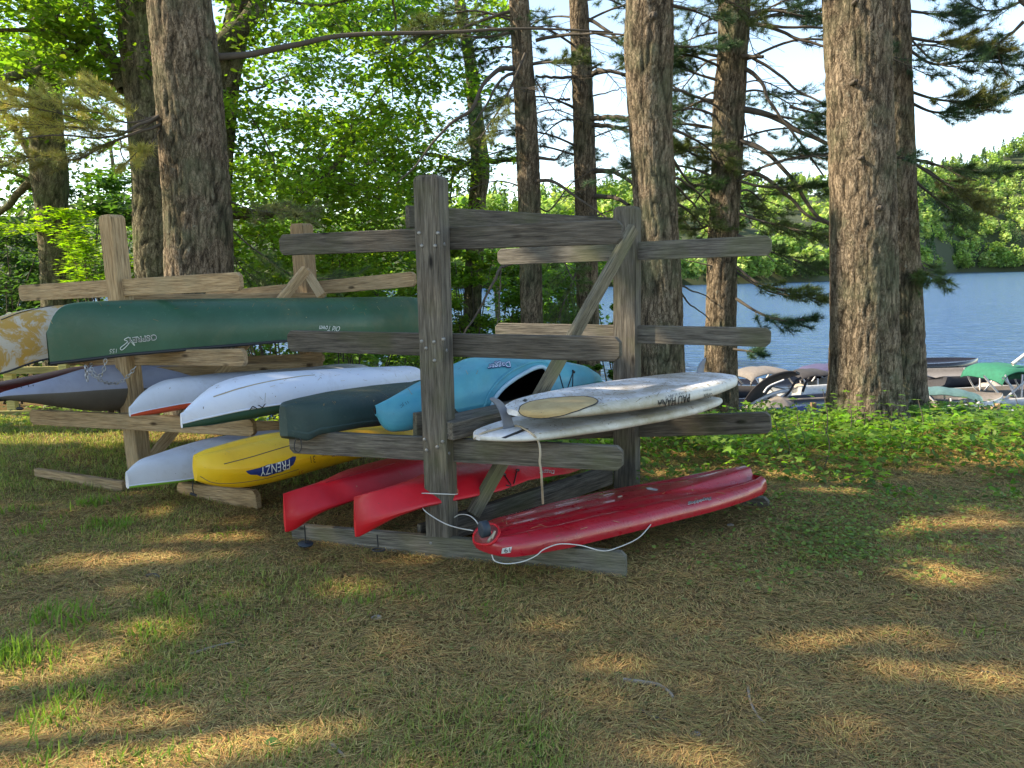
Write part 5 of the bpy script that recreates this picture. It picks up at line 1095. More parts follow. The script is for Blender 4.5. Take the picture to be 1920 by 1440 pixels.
# ------------------------------------------------------------------ big red sit-on-top kayak, upside down
def sotp(t_):
    e = max(0, min(1, (t_ - .55) / .4)); m0 = max(0, 1 - t_ / .12)
    a = rounded([(1, .05), (1.0, .30), (.96, .58), (.90, .70), (.70, .90 - .06 * e), (.62, .87 - .26 * e), (.44, .95 - .42 * e), (.30, .96 - .12 * e), (.22, 1.0 + .16 * e), (.0, .97 + .22 * e), (-.22, 1.0 + .16 * e), (-.30, .96 - .12 * e), (-.44, .95 - .42 * e), (-.62, .87 - .26 * e), (-.70, .90 - .06 * e), (-.90, .70), (-.96, .58), (-1, .30), (-1, .05)], 2)
    b_ = rounded([(-1, .05), (-.94, 0), (.94, 0), (1, .05)], 1); b_ = b_[1:-1]
    # keep a constant vertex count
    return np.vstack([a, b_])
A = (-.185, 3.74); B = (1.56, 4.86)
sk = thing('kayak', 'glossy red sit-on-top kayak, hull up with a black wheel, low at the right', 'kayak', base_of(A, .15))
hz = [(0, .245), (.012, .26), (.04, .275), (.1, .283), (.3, .29), (.55, .285), (.75, .275), (.9, .28), (1, .285)]
so_, inf = loft('hull', A, B, [(0, .02), (.003, .06), (.010, .105), (.025, .145), (.05, .175), (.09, .20), (.2, .235), (.45, .262), (.7, .262), (.88, .235), (.96, .21), (1, .17)], hz,
   [(0, .175), (.05, .16), (.2, .16), (.5, .17), (.8, .165), (.95, .17), (1, .18)], sotp, M['red_dark'], sk, closed=True, z_is_px=False, smooth_k=3, n=150)
sb = bvh_of(so_)
lettering('19', 951, 1031, 11, 8, 172, sb, M['ink_black'], sk, lift=.004); patch('number_plate', [(942, 1028), (960, 1025), (957, 1036), (940, 1038)], sb, M['gel_white'], sk, lift=.0022)
lettering('Rapiddog', 1311, 940, 46, 7, 166, sb, M['ink_white'], sk, offset=.05, shear=.2, lift=.002); lettering('Rapiddog', 1311, 940, 45, 6, 166, sb, M['ink_black'], sk, offset=.01, shear=.2, lift=.004)
well = [(889, 1012), (890, 1002), (899, 992), (912, 985), (925, 984), (934, 990), (936, 1000), (930, 1012), (920, 1020), (905, 1021), (893, 1018)]
patch('wheel_well', well, sb, M['maroon'], sk, lift=.0015); surf_tube('well_rim', well, sb, .007, M['red'], sk, closed=True, n=70, lift=.003)
wc = PY(908, 992, 3.62)
V, Q = tube([wc + [-.020, -.010, 0], wc + [-.016, -.008, 0], wc + [.016, .008, 0], wc + [.020, .010, 0]], [.030, .042, .042, .030], 26); V2, Q2 = tube([wc + [.015, .008, 0], wc + [.026, .013, 0]], [.012, .010], 14)
tyre = obj('wheel', np_mesh('wheel', V, Q, M['rubber'], smooth=False), sk); obj('hub', np_mesh('hub', V2, Q2, M['red']), tyre)
tube_obj('axle', [wc + [.02, .01, 0], PY(925, 1006, 3.62)], .007, M['red'], sk); tube_obj('bracket', [PY(924, 1002, 3.60), PY(915, 1015, 3.55)], .006, M['rope_tan'], sk); tube_obj('bracket', [PY(928, 996, 3.60), PY(922, 1010, 3.57)], .006, M['rope_tan'], sk)
patch('skeg_slot', [(938, 969), (945, 962), (968, 957), (995, 951), (1010, 950), (990, 957), (965, 964), (940, 970)], sb, M['interior'], sk, lift=.002)
for c in [(1081, 907), (1150, 909), (1162, 932)]: surf_tube('scupper_plug', [(c[0] - 4, c[1] + 1), (c[0] + 4, c[1] - 1)], sb, .005, M['twig_pale'], sk, n=5)
patch('white_scrape', [(1210, 914), (1218, 914), (1234, 918), (1232, 921), (1214, 918)], sb, M['gel_white'], sk)
for a_, b_ in (((945, 1008), (1430, 892)), ((1000, 985), (1300, 895))):
    pass
# cords -----------------------------------------------------------------
zc = 3.98
rope('thin white cord wrapped round the tall front post and tied to the red kayak', [PY(791, 925, 4.08), PY(800, 925, 4.05), PY(825, 926, 4.04), PY(852, 927, 4.06), PY(858, 926, 4.12)], .0032, M['rope'], 'cord', 'cord')
rope('white cord drooping from the tall front post down to the wheel of the red kayak', [PY(792, 944, 4.09), PY(794, 955, 4.02), PY(810, 968, 3.98), PY(835, 982, 3.92), PY(860, 990, 3.85), PY(887, 995, 3.72)], .0032, M['rope'], 'cord', 'cord')
rope('short white cord arching from the base beam to the wheel', [PY(852, 970, 4.1), PY(862, 965, 4.05), PY(878, 966, 3.9), PY(890, 974, 3.75), PY(898, 985, 3.64)], .0032, M['rope'], 'cord', 'cord')
rope('long white cord looping under the red kayak onto the bottom board', [PY(922, 1040, 3.62), PY(928, 1052, 3.60), PY(950, 1057, 3.60), PY(980, 1053, 3.62), PY(1005, 1042, 3.63), PY(1020, 1030, 3.66), PY(1050, 1020, 3.70), PY(1090, 1023, 3.72), PY(1130, 1033, 3.74), PY(1160, 1026, 3.8), PY(1195, 1010, 3.9), PY(1215, 990, 4.0), PY(1225, 976, 4.1)], .0032, M['rope'], 'cord', 'cord', n=90)
# chains: every link a part
def chain(lab, P, ln=.040):
    P = smooth_poly(P, 200); s = np.concatenate([[0], np.cumsum(np.linalg.norm(np.diff(P, axis=0), axis=1))]); m = int(s[-1] / (ln * .72)) + 1
    root = thing('chain', lab, 'chain', P[0]); th = np.linspace(0, 2 * np.pi, 13)
    L_ = np.stack([np.cos(th) * ln * .5, np.sin(th) * ln * .27, 0 * th], 1); V, Q = tube(L_, .0032, 5, caps=False); me = np_mesh('link', V, Q, M['chain'], smooth=True)
    for k in range(m):
        u = s[-1] * (k + .5) / m; c = np.array([np.interp(u, s, P[:, q]) for q in range(3)]); c2 = np.array([np.interp(min(u + .01, s[-1]), s, P[:, q]) for q in range(3)])
        X = Vector(c2 - c + 1e-9).normalized(); qn = X.to_track_quat('X', 'Z').to_matrix().to_4x4() @ Matrix.Rotation(math.pi / 2 * (k % 2) + .4, 4, 'X')
        o = bpy.data.objects.new('link', me); COL.objects.link(o); o.parent = root; o.matrix_parent_inverse = Matrix.Translation(-Vector(root.location)); o.matrix_basis = Matrix.Translation(Vector(c)) @ qn
chain('long steel chain sagging in front of the left tan post', [PY(160, 686, 5.45), PY(165, 695, 5.45), PY(178, 706, 5.45), PY(195, 716, 5.5), PY(212, 719, 5.6), PY(228, 715, 5.6), PY(243, 702, 5.6), PY(254, 688, 5.6)])
chain('short steel chain hanging in a loop under the green canoe', [PY(170, 682, 5.5), PY(172, 692, 5.45), PY(180, 703, 5.45), PY(188, 704, 5.45), PY(195, 692, 5.45), PY(198, 674, 5.45)])
chain('loose end of chain dangling under the green canoe', [PY(162, 688, 5.44), PY(162, 702, 5.44), PY(164, 714, 5.44)])

# ------------------------------------------------------------------ docked boats
def ribbon(name, top, thick, mat, parent):
    """canopy sheet from a grid (n,m,3) with real thickness"""
    n, m, _ = top.shape; bot = top - [0, 0, thick]; V = np.vstack([top.reshape(-1, 3), bot.reshape(-1, 3)]); Q = []; o_ = n * m
    for i in range(n - 1):
        for j in range(m - 1):
            a = i * m + j; Q.append([a, a + 1, a + m + 1, a + m]); Q.append([o_ + a, o_ + a + m, o_ + a + m + 1, o_ + a + 1])
    for i in range(n - 1):
        for j in (0, m - 1): a = i * m + j; Q.append([a, a + m, o_ + a + m, o_ + a])
    for j in range(m - 1):
        for i in (0, n - 1): a = i * m + j; Q.append([a, o_ + a, o_ + a + 1, a + 1])
    return obj(name, np_mesh(name, V, Q, mat, smooth=True), parent)
def bimini(parent, c, ax, L, Wd, H, mat, curl=.18, bows=3, legz=None, name='canopy', slope=0):
    """canopy centred at c; ax = unit XY along length; legs go down by H"""
    ax = np.array([ax[0], ax[1], 0.]); sd = np.array([-ax[1], ax[0], 0]); n, m = 19, 11; G = np.zeros((n, m, 3))
    for i, u in enumerate(np.linspace(-1, 1, n)):
        for j, v_ in enumerate(np.linspace(-1, 1, m)):
            z = .10 * (1 - v_ ** 4) * 1.0 + .07 * (1 - u * u) - curl * abs(u) ** 8 * 1.4 + .02 * abs(math.sin(u * math.pi * bows / 2)) + slope * u
            G[i, j] = c + ax * u * L / 2 * (1 - .03 * abs(v_)) + sd * v_ * Wd / 2 + [0, 0, z]
    ribbon(name, G, .025, mat, parent)
    for s_ in (-1, 1):
        piv = c + sd * s_ * Wd / 2 * .95 - [0, 0, H]
        for u in (-.85, -.1, .85):
            e = c + ax * u * L / 2 + sd * s_ * Wd / 2 * .97 + [0, 0, slope * u]
            tube_obj('canopy_strut', [piv + ax * (u * -.15), (piv + e) / 2, e], .022, M['steel'], parent, 6, 6)
def boat_hull(parent, c, ax, L, Wd, H, mat, deckmat, bow=1, name='hull'):
    ax = np.array(ax); n = 26; V = []; pf = np.array([(-.0, 0), (-.55, .05), (-.9, .45), (-1, 1), (-.9, 1.02), (-.82, 1.0), (-.8, .8), (0, .78), (.8, .8), (.82, 1.0), (.9, 1.02), (1, 1), (.9, .45), (.55, .05)])
    sd = np.array([-ax[1], ax[0]])
    for i, t_ in enumerate(np.linspace(0, 1, n)):
        w_ = Wd / 2 * (1 - max(0, (t_ - .55) / .45) ** 2.2) + .01; zr = .25 * H * max(0, t_ - .4) ** 1.5
        lift = H * .55 * max(0, (t_ - .6) / .4) ** 2
        for u, v_ in pf:
            p = c[:2] + ax * L * (t_ - .5) + sd * u * w_; z = c[2] + (lift * (1 - v_)) + v_ * H + zr; V.append([p[0], p[1], z])
    k = len(pf); Q = [[i * k + j, i * k + (j + 1) % k, (i + 1) * k + (j + 1) % k, (i + 1) * k + j] for i in range(n - 1) for j in range(k)]
    Q += [[j, (k - 2 - j) % k, (k - 1 - j) % k, j + 1] for j in range(0, 0)]
    # transom
    cc = len(V); V.append([c[0] - ax[0] * L / 2, c[1] - ax[1] * L / 2, c[2] + H * .5]); Q += [[cc, j, (j + 1) % k, (j + 1) % k] for j in range(k)]
    mi = [1 if 4 <= (q % k) <= 9 and q < (n - 1) * k else 0 for q in range(len(Q))]
    me = np_mesh(name, V, Q, None, mats=[mat, deckmat], midx=mi, smooth=False); return obj(name, me, parent)
def cover(parent, c, ax, L, Wd, H, mat, peak=.3, name='boat_cover', hips=.6):
    ax = np.array([ax[0], ax[1], 0.]); sd = np.array([-ax[1], ax[0], 0]); n, m = 25, 15; G = np.zeros((n, m, 3))
    for i, u in enumerate(np.linspace(-1, 1, n)):
        for j, v_ in enumerate(np.linspace(-1, 1, m)):
            w_ = 1 - max(0, u) ** 3 * .75; z = H * (1 - abs(v_) ** 1.6) * (1 - hips * abs(u - peak) ** 1.2) + .03 * math.sin(u * 11 + v_ * 3) * (1 - abs(v_))
            G[i, j] = c + ax * u * L / 2 + sd * v_ * Wd / 2 * w_ + [0, 0, z]
    ribbon(name, G, .03, mat, parent)
def P0(px, py, Y): return PY(px, py, Y)
# wakeboard boat with tower, black hull
Y = 18.0; c = P0(1560, 770, Y); c[2] = WATER + .05
bt = thing('motorboat', 'blue and black wakeboard boat with a pale tubular tower and folded dark tower canopy', 'motorboat', c)
ax = np.array([.97, .24]); boat_hull(bt, c, ax, 4.6, 1.5, .62, M['gel_blue'], M['gel_black'])
def tb(pts, r, mat, name, Y0=18, Y1=None): tube_obj(name, px_branch(pts, Y0, Y1), r, mat, bt, 7, 20)
tb([(1390, 772), (1420, 752), (1450, 738), (1475, 733), (1482, 738), (1465, 745), (1445, 760), (1434, 776)], .045, M['steel'], 'tower_tube', 17.6)
tb([(1394, 770), (1430, 746), (1460, 735), (1478, 733)], .04, M['steel'], 'tower_tube', 18.4)
for a_, b_ in (((1415, 756), (1442, 762)), ((1430, 748), (1452, 752)), ((1445, 741), (1462, 745)), ((1420, 760), (1440, 742)), ((1435, 757), (1455, 738))): tb([a_, b_], .03, M['steel'], 'tower_rung', 17.7)
tb([(1466, 778), (1463, 762), (1468, 748), (1480, 735), (1492, 715), (1502, 708)], .028, M['canvas_dark'], 'tower_leg', 17.5)
tb([(1505, 735), (1512, 716), (1518, 708)], .03, M['canvas_dark'], 'tower_leg', 17.9)
for pts, m_ in (([(1394, 752), (1414, 730), (1440, 708), (1470, 697), (1490, 695), (1484, 712), (1466, 716), (1445, 727), (1432, 748)], 'canvas_dark'),):
    G = [np.array(px_branch([(1394, 752), (1412, 728), (1440, 706), (1470, 696), (1492, 695)], 17.4)), np.array(px_branch([(1430, 750), (1440, 732), (1458, 714), (1475, 706), (1500, 699)], 18.6))]
    G = [smooth_poly(g, 16) for g in G]; G = np.array([G[0] * (1 - k) + G[1] * k for k in np.linspace(0, 1, 6)]); ribbon('tower_canopy', G, .05, M['canvas_dark'], bt)
tb([(1432, 736), (1442, 724), (1470, 712)], .02, M['steel'], 'windscreen_frame', 17.3)
tb([(1455, 752), (1500, 749), (1560, 746), (1600, 740)], .03, M['canvas_tan'], 'rub_rail', 17.2)
cover(bt, P0(1452, 762, 17.2) + [0, 0, -.05], (.95, .3), 1.0, .9, .28, M['canvas_tan'], name='bow_cover')
# tan bimini pontoon behind it
def dockboat(lab, px, py, Y, ax, L, Wd, hullm, deckm, **kw):
    c = P0(px, py, Y); c[2] = WATER + .02; r_ = thing('motorboat', lab, 'motorboat', c); boat_hull(r_, c, ax, L, Wd, kw.get('H', .8), hullm, deckm); return r_, c
r_, c = dockboat('low boat under a taupe bimini canopy left of the wakeboard boat', 1440, 745, 22, np.array([.9, -.3]), 4.2, 1.7, M['canvas_dark'], M['gel_black'], H=.45)
cc = P0(1432, 700, 22); bimini(r_, cc, (.97, .2), 1.55, 1.3, .8, M['canvas_tan'], curl=.12)
r_, c = dockboat('boat under a pale pinkish cover with dark and violet canopies, left of the widest trunk', 1590, 760, 20.5, np.array([.95, .3]), 4.6, 1.8, M['gel_white'], M['gel_black'])
cover(r_, P0(1545, 735, 20.2), (.97, .2), 2.6, 1.4, .42, M['canvas_cream'], peak=.2); bimini(r_, P0(1520, 705, 20), (.97, .1), 1.1, 1.0, .6, M['canvas_dark'], curl=.05); bimini(r_, P0(1556, 695, 21), (.97, .1), 1.5, 1.2, .6, M['canvas_violet'], curl=.05)
r_, c = dockboat('boat under a dark grey cover just right of the paired trunks', 1725, 720, 26, np.array([1, .1]), 4.2, 1.7, M['gel_black'], M['gel_black'], H=.55)
cover(r_, P0(1712, 718, 26), (1, .05), 2.0, 1.7, .5, M['canvas_dark'], peak=-.4)
r_, c = dockboat('boat with a grey-green flat bimini canopy in front of the white pontoon', 1775, 775, 18.5, np.array([.95, .3]), 3.6, 1.5, M['gel_white'], M['canvas_tan'], H=.5)
bimini(r_, P0(1782, 742, 18.5), (.93, -.36), 1.30, .95, .55, M['canvas_teal'], curl=.02, slope=-.06); cover(r_, P0(1800, 765, 18.9), (.95, .2), 1.7, 1.2, .25, M['canvas_tan'])
r_, c = dockboat('white pontoon boat with a bright green bimini canopy at the right frame edge', 1890, 770, 20, np.array([.98, .2]), 5.2, 2.0, M['gel_white'], M['canvas_tan'], H=.42)
bimini(r_, P0(1880, 695, 20), (.98, .1), 1.30, 1.6, .95, M['canvas_green'], curl=.20); bimini(r_, P0(1972, 700, 19.7), (.98, .1), 1.30, 1.6, .95, M['canvas_green'], curl=.20)
for k in range(5):
    a = P0(1735 + k * 45, 752, 20.5); ob = bpy.data.objects.new('side_panel', None); bpy.data.objects.remove(ob)
    me = box_mesh('side_panel', (.58, .04, .36), M['gel_white'], .01); o = obj('side_panel', me, r_); o.matrix_basis = Matrix.Translation(Vector(a) - Vector((0, 0, .18))) @ Matrix.Rotation(.05, 4, 'Z')
tube_obj('mast', [P0(1898, 683, 19.5), P0(1935, 655, 19.5)], .05, M['gel_white'], r_, 8, 4)
for pts in (([(1845, 705), (1880, 748), (1890, 760)]), ([(1925, 712), (1885, 748), (1850, 780)]), ([(1880, 708), (1900, 728)])): tube_obj('frame_tube', px_branch(pts, 19.2), .03, M['gel_white'], r_, 7, 10)
for k in range(9):
    e0 = P0(1735 + k * 26, 742, 20.3); tube_obj('rail_post', [e0, P0(1735 + k * 26, 785, 20.3)], .02, M['steel'], r_, 6, 3)
tube_obj('rail', [P0(1728, 742, 20.3), P0(1945, 744, 20.3)], .025, M['gel_white'], r_, 6, 4); tube_obj('rail', [P0(1728, 772, 20.3), P0(1945, 776, 20.3)], .02, M['gel_white'], r_, 6, 4)
for k, (sx, sw) in enumerate(((1842, .5), (1878, .4), (1760, .45))):
    s0 = P0(sx, 765, 20.9); me = box_mesh('seat', (sw, .4, .32), M['canvas_cream'], .04); o = obj('seat', me, r_); o.matrix_basis = Matrix.Translation(Vector(s0))
r_, c = dockboat('boat under a faded brown cover behind the green canopy', 1870, 730, 24, np.array([1, .1]), 5.0, 2.0, M['canvas_dark'], M['canvas_tan'], H=.45)
cover(r_, P0(1868, 722, 24), (-1, .05), 2.7, 1.9, .6, M['canvas_dark'], peak=-.1)
cover(r_, P0(1855, 738, 22.8), (1, .05), 1.2, 1.2, .4, M['canvas_cream'], peak=0, name='console_cover'); cover(r_, P0(1900, 765, 21), (1, .05), 1.4, 1.2, .28, M['canvas_cream'], peak=0, name='seat_cover')
r_, c = dockboat('small blue-grey covered boat low behind the undergrowth right of the paired trunks', 1760, 790, 16.5, np.array([1, .1]), 3.0, 1.4, M['canvas_violet'], M['silver'], H=.5)
cover(r_, P0(1745, 785, 16.5), (1, .05), 1.8, 1.2, .22, M['silver'], peak=0)
r_, c = dockboat('white covered boat hidden low at the right frame edge', 1920, 800, 16, np.array([1, .1]), 2.6, 1.4, M['gel_white'], M['gel_white'], H=.55)
cover(r_, P0(1925, 808, 15.8), (1, .05), 1.6, 1.2, .3, M['white_hull'], peak=0)
# dock with planks and piles
dk_ = thing('dock', 'low wooden dock with square piles among the moored boats', 'dock', (7, 17.2, WATER))
for k in range(46):
    me = bpy.data.meshes.get('plank') or box_mesh('plank', (.14, 1.2, .035), M['wood_dock'], .003)
    o = bpy.data.objects.new('plank', me); COL.objects.link(o); o.parent = dk_; o.location = (-2.2 + k * .15, .2 + k * .01, .42 + random.uniform(-.004, .004)); o.rotation_euler = (0, 0, .06)
for px, pt, pb, Y in ((1525, 755, 800, 17.0), (1395, 752, 790, 18.5), (1412, 770, 800, 17.0), (1759, 758, 800, 17.5), (1872, 757, 800, 16.8), (1864, 763, 800, 16.9), (1702, 745, 770, 19)):
    a = P0(px, pt, Y); me = box_mesh('pile', (.11, .11, a[2] - WATER + .6), M['wood_dock'], .006); o = obj('pile', me, dk_); o.matrix_basis = Matrix.Translation((a[0], a[1], (a[2] + WATER - .6) / 2))
# sunny rail fence behind the left rack
fr = thing('rail_fence', 'sunlit pale yellow rail fence seen beneath the canoes at far left', 'fence', PZ(60, 760, 0) * [1, 1, 0] + [0, 3, 0])
Yf = 10.5
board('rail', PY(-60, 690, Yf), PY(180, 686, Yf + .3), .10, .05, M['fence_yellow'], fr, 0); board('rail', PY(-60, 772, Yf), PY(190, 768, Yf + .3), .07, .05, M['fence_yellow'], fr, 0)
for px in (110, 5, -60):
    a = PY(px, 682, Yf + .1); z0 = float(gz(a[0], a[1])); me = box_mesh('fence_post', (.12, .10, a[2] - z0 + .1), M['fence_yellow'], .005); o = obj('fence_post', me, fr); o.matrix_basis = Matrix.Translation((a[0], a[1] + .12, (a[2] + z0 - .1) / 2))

# ------------------------------------------------------------------ ground cover
def in_view(x, y, z=0, m=120):
    px, py = proj(np.stack([x, y, np.full_like(x, z)], 1)); return (px > -m) & (px < 1920 + m) & (py > 0) & (py < 1440 + m)
# density of grass
def grass_d(x, y):
    px, py = proj(np.stack([x, y, np.zeros_like(x)], 1))
    base = fbm2(x, y, 1.3, 21, 4); left = np.clip((1150 - px) / 900, 0, 1); d = np.clip((base - .50) * 5 + left * .55 - .25, 0, 1)
    d = np.clip(d + .75 * np.exp(-(((px - 1660) / 280) ** 2 + ((py - 1000) / 80) ** 2)) * np.clip(3 * (fbm2(x, y, 2.0, 44) - .35), 0, 1), 0, 1)
    d = d * (1 - np.clip(1.15 * np.exp(-(((px - 900) / 460) ** 2 + ((py - 960) / 105) ** 4)), 0, 1)); return np.clip(d, .02, 1)
# fallen needles
n = 400000
r_ = rng.uniform(0, 1, n) ** 1.0; y = 1.75 + (8.2 - 1.75) * rng.uniform(0, 1, n) ** 1.55; x = rng.uniform(-1, 1, n) * (y * .74 + .15)
m = in_view(x, y); x, y = x[m], y[m]; n = len(x)
m = rng.random(n) < np.clip(1.1 - .6 * grass_d(x, y), 0.3, 1); x, y = x[m], y[m]; n = len(x)
clump = fbm2(x, y, 3.2, 31, 2) * 2 * np.pi * 2.2; ang = clump + rng.normal(size=n) * .7; L = rng.uniform(.03, .085, n); tilt = rng.uniform(-.12, .20, n)
d = np.stack([np.cos(ang), np.sin(ang), tilt], 1); sdv = np.stack([-np.sin(ang), np.cos(ang), 0 * ang], 1); wd = rng.uniform(.0005, .0010, n) * (.7 + .26 * y)
c0 = np.stack([x, y, gz(x, y) + rng.uniform(.002, .022, n)], 1)
bend = rng.normal(size=(n, 1)) * .12
a_ = c0 - d * L[:, None] / 2; e_ = c0 + d * L[:, None] / 2 + sdv * bend * L[:, None]
V = np.stack([a_ - sdv * wd[:, None] * 1.3, a_ + sdv * wd[:, None] * 1.3, e_], 1).reshape(-1, 3); Fq = np.arange(len(V)).reshape(-1, 3)
pal = np.array([(.50, .28, .10), (.40, .22, .085), (.54, .37, .15), (.33, .29, .09), (.17, .11, .055), (.36, .30, .11), (.26, .16, .07)]); C = pal[rng.integers(0, 7, n)] * rng.uniform(.6, 1.35, (n, 1)) * (.75 + .6 * fbm2(x, y, 1.1, 91))[:, None]
g = obj('fallen_pine_needles', np_mesh('fallen_pine_needles', V, Fq, M['litter'], np.repeat(C, 3, 0))); g['kind'] = 'stuff'; tag(g, 'brown fallen pine needles matted over the clearing floor', 'pine needles')
# grass blades (3 segments bent)
def blades(n, yr, dens, h0, h1, pal, wmul=1.0, clumps=None, spread=.05, power=1.3):
    if clumps is None:
        y = yr[0] + (yr[1] - yr[0]) * rng.uniform(0, 1, n) ** power; x = rng.uniform(-1, 1, n) * (y * .74 + .15); m = in_view(x, y); x, y = x[m], y[m]; m = rng.random(len(x)) < dens(x, y); x, y = x[m], y[m]
        H = rng.uniform(h0, h1, len(x)) * (.55 + .8 * dens(x, y))
    else:
        x, y, H = [], [], []
        for (cx_, cy_, k, hh, sp) in clumps: x.append(cx_ + rng.normal(size=k) * sp); y.append(cy_ + rng.normal(size=k) * sp); H.append(rng.uniform(.5, 1.1, k) * hh)
        x, y, H = np.concatenate(x), np.concatenate(y), np.concatenate(H)
    n = len(x); a = rng.uniform(0, 2 * np.pi, n); lean = rng.uniform(.15, .9, n); d = np.stack([np.cos(a), np.sin(a)], 1); s = np.stack([-np.sin(a + .6), np.cos(a + .6)], 1)
    z = gz(x, y); wd = rng.uniform(.0012, .0026, n) * (.6 + .18 * y) * wmul; V = []
    for u, ww in ((0, 1), (.45, .85), (1, 0.12)):
        c = np.stack([x + d[:, 0] * lean * H * u ** 1.8, y + d[:, 1] * lean * H * u ** 1.8, z + H * u * (1 - .25 * lean * u)], 1); o_ = np.stack([s[:, 0], s[:, 1], 0 * x], 1) * (wd * ww)[:, None]
        V += [c - o_, c + o_]
    V = np.stack(V, 1).reshape(-1, 3); b_ = np.arange(n)[:, None] * 6; Q = np.concatenate([b_ + [0, 1, 3, 2], b_ + [2, 3, 5, 4]], 0)
    pal = np.array(pal); C = pal[rng.integers(0, len(pal), n)] * rng.uniform(.7, 1.25, (n, 1)); return V, Q, np.repeat(C, 6, 0)
GP = [(.20, .28, .06), (.24, .31, .07), (.34, .35, .10), (.42, .37, .15), (.16, .23, .055)]
fol = Foliage(); fol.add(*blades(110000, (1.7, 9.5), grass_d, .015, .045, GP)); fol.add(*blades(90000, (1.7, 7.5), lambda x, y: np.clip(grass_d(x, y) * 1.7 + .25 - .12 * np.minimum(x, 1.5), 0.02, 1), .010, .026, [(.26, .29, .07), (.33, .33, .09), (.20, .25, .06), (.38, .34, .12)], .8)); fol.add(*blades(26000, (5.6, 9.5), lambda x, y: np.where(x < -.8, 1., .1), .025, .055, GP))
g = obj('grass', fol.mesh('grass', M['grass'])); g['kind'] = 'stuff'; tag(g, 'thin green and straw grass growing through the needles', 'grass')
tl = []
for px, py, k, hh in [(20, 1240, 120, .12), (60, 1250, 60, .08), (90, 1160, 60, .09), (140, 1175, 30, .12), (270, 1190, 90, .07), (300, 1130, 60, .06), (170, 950, 70, .10), (185, 985, 40, .09), (225, 985, 60, .07), (60, 1000, 50, .08), (140, 1320, 70, .08), (95, 1360, 60, .10), (300, 1310, 50, .06), (460, 1300, 40, .05),
                      (245, 1420, 60, .06), (340, 1425, 60, .06), (680, 1130, 40, .06), (900, 1150, 40, .04), (560, 1420, 40, .05), (1010, 1430, 40, .05), (390, 1160, 60, .06), (980, 1400, 30, .05), (760, 1120, 30, .05), (100, 1420, 40, .08), (430, 1000, 30, .05), (20, 960, 40, .08), (1840, 1190, 30, .05)]:
    p = PZ(px, py, 0); tl.append((p[0], p[1], k, hh, .055))
    for _ in range(2): tl.append((p[0] + rng.normal() * .12, p[1] + rng.normal() * .08, k // 3, hh * .7, .05))
V, Q, C = blades(0, None, None, 0, 0, [(.13, .24, .03), (.17, .28, .04), (.20, .27, .06)], 1.6, tl)
g = obj('grass_tufts', np_mesh('grass_tufts', V, Q, M['grass'], C)); g['kind'] = 'stuff'; tag(g, 'taller fresh green grass tufts scattered over the left foreground', 'grass')
# low ground ivy / clover
def leaf_field(name, lab, cat, n, f, size, cols, hfun, T=MAPLE, TF=MAPLE_F, flatn=.6, mat='leaf'):
    P, S, C = f(n); Rm = rand_rot(len(P), flatn); V, Fq, C = scatter(T, TF, P, S, Rm, C); o = obj(name, np_mesh(name, V, Fq, M[mat], C)); o['kind'] = 'stuff'; tag(o, lab, cat); return o
def clover(n):
    px = rng.uniform(1180, 2000, n); py = rng.uniform(925, 1150, n); P = np.array([PZ(a, b_, 0) for a, b_ in zip(px, py)]); x, y = P[:, 0], P[:, 1]
    d = np.clip((fbm2(x, y, 2.2, 55) - .42) * 4, 0, 1) * np.exp(-(((px - 1640) / 250) ** 2 + ((py - 1000) / 70) ** 2)) * .75 + .35 * (py < 965) * (px > 1440)
    m = rng.random(n) < d; x, y = x[m], y[m]; k = len(x); return np.stack([x, y, gz(x, y) + rng.uniform(.01, .05, k)], 1), rng.uniform(.014, .036, k), varcol(k, (.19, .26, .07), .4, .15)
leaf_field('clover', 'low round-leaved ground cover right of the red kayak', 'ground cover', 30000, clover, .03, None, None, T=OAK * [.8, 1.5, 1], TF=OAK_F)
def sparse(n):
    y = 1.9 + 5.5 * rng.uniform(0, 1, n) ** 1.3; x = rng.uniform(-1, 1, n) * (y * .74); k = len(x); return np.stack([x, y, gz(x, y) + .012], 1), rng.uniform(.015, .05, k), varcol(k, (.13, .18, .06), .4, .25)
leaf_field('fallen_leaves', 'scattered small green and tan leaves on the clearing floor', 'leaves', 900, sparse, .03, None, None, T=LEAF, TF=LEAF_F, flatn=.85)
# undergrowth behind the racks on the right: sunlit saplings
def under(n):
    x = rng.uniform(.2, 8.5, n); y = rng.uniform(5.5, 10.0, n); px, py = proj(np.stack([x, y, np.zeros(n)], 1))
    edge = 5.0 + .15 * np.sin(x * 2.1) + .35 * np.clip(1.6 - x, 0, 2) + .5 * (fbm2(x, y, .9, 61) - .5)
    hmax = np.clip((y - edge) * .42, 0, np.clip(.46 - .22 * (y - 6.4), .12, .46)) * np.clip(2.6 * (fbm2(x, y, 1.5, 63) - .28), .15, 1.7); m = (hmax > .01) & ((y > 6.1) | (fbm2(x, y, 2.4, 67) > .50))
    x, y, hmax = x[m], y[m], hmax[m]; k = len(x); h_ = hmax * rng.uniform(.1, 1.0, k) ** .6; return np.stack([x, y, gz(x, y) + .02 + h_], 1), rng.uniform(.04, .13, k), varcol(k, (.17, .31, .05), .4, .18)
leaf_field('undergrowth', 'sunlit broad-leaved undergrowth around the trunks at the right', 'undergrowth', 21000, under, .1, None, None)
def under2(n):
    x = rng.uniform(-6, 1.0, n); y = rng.uniform(7.6, 12, n); h_ = rng.uniform(0, .35, n) * fbm2(x, y, 1.0, 65) * np.clip((y - 7.6), 0, 1); return np.stack([x, y, gz(x, y) + h_], 1), rng.uniform(.05, .10, n), varcol(n, (.14, .22, .045), .3, .16)
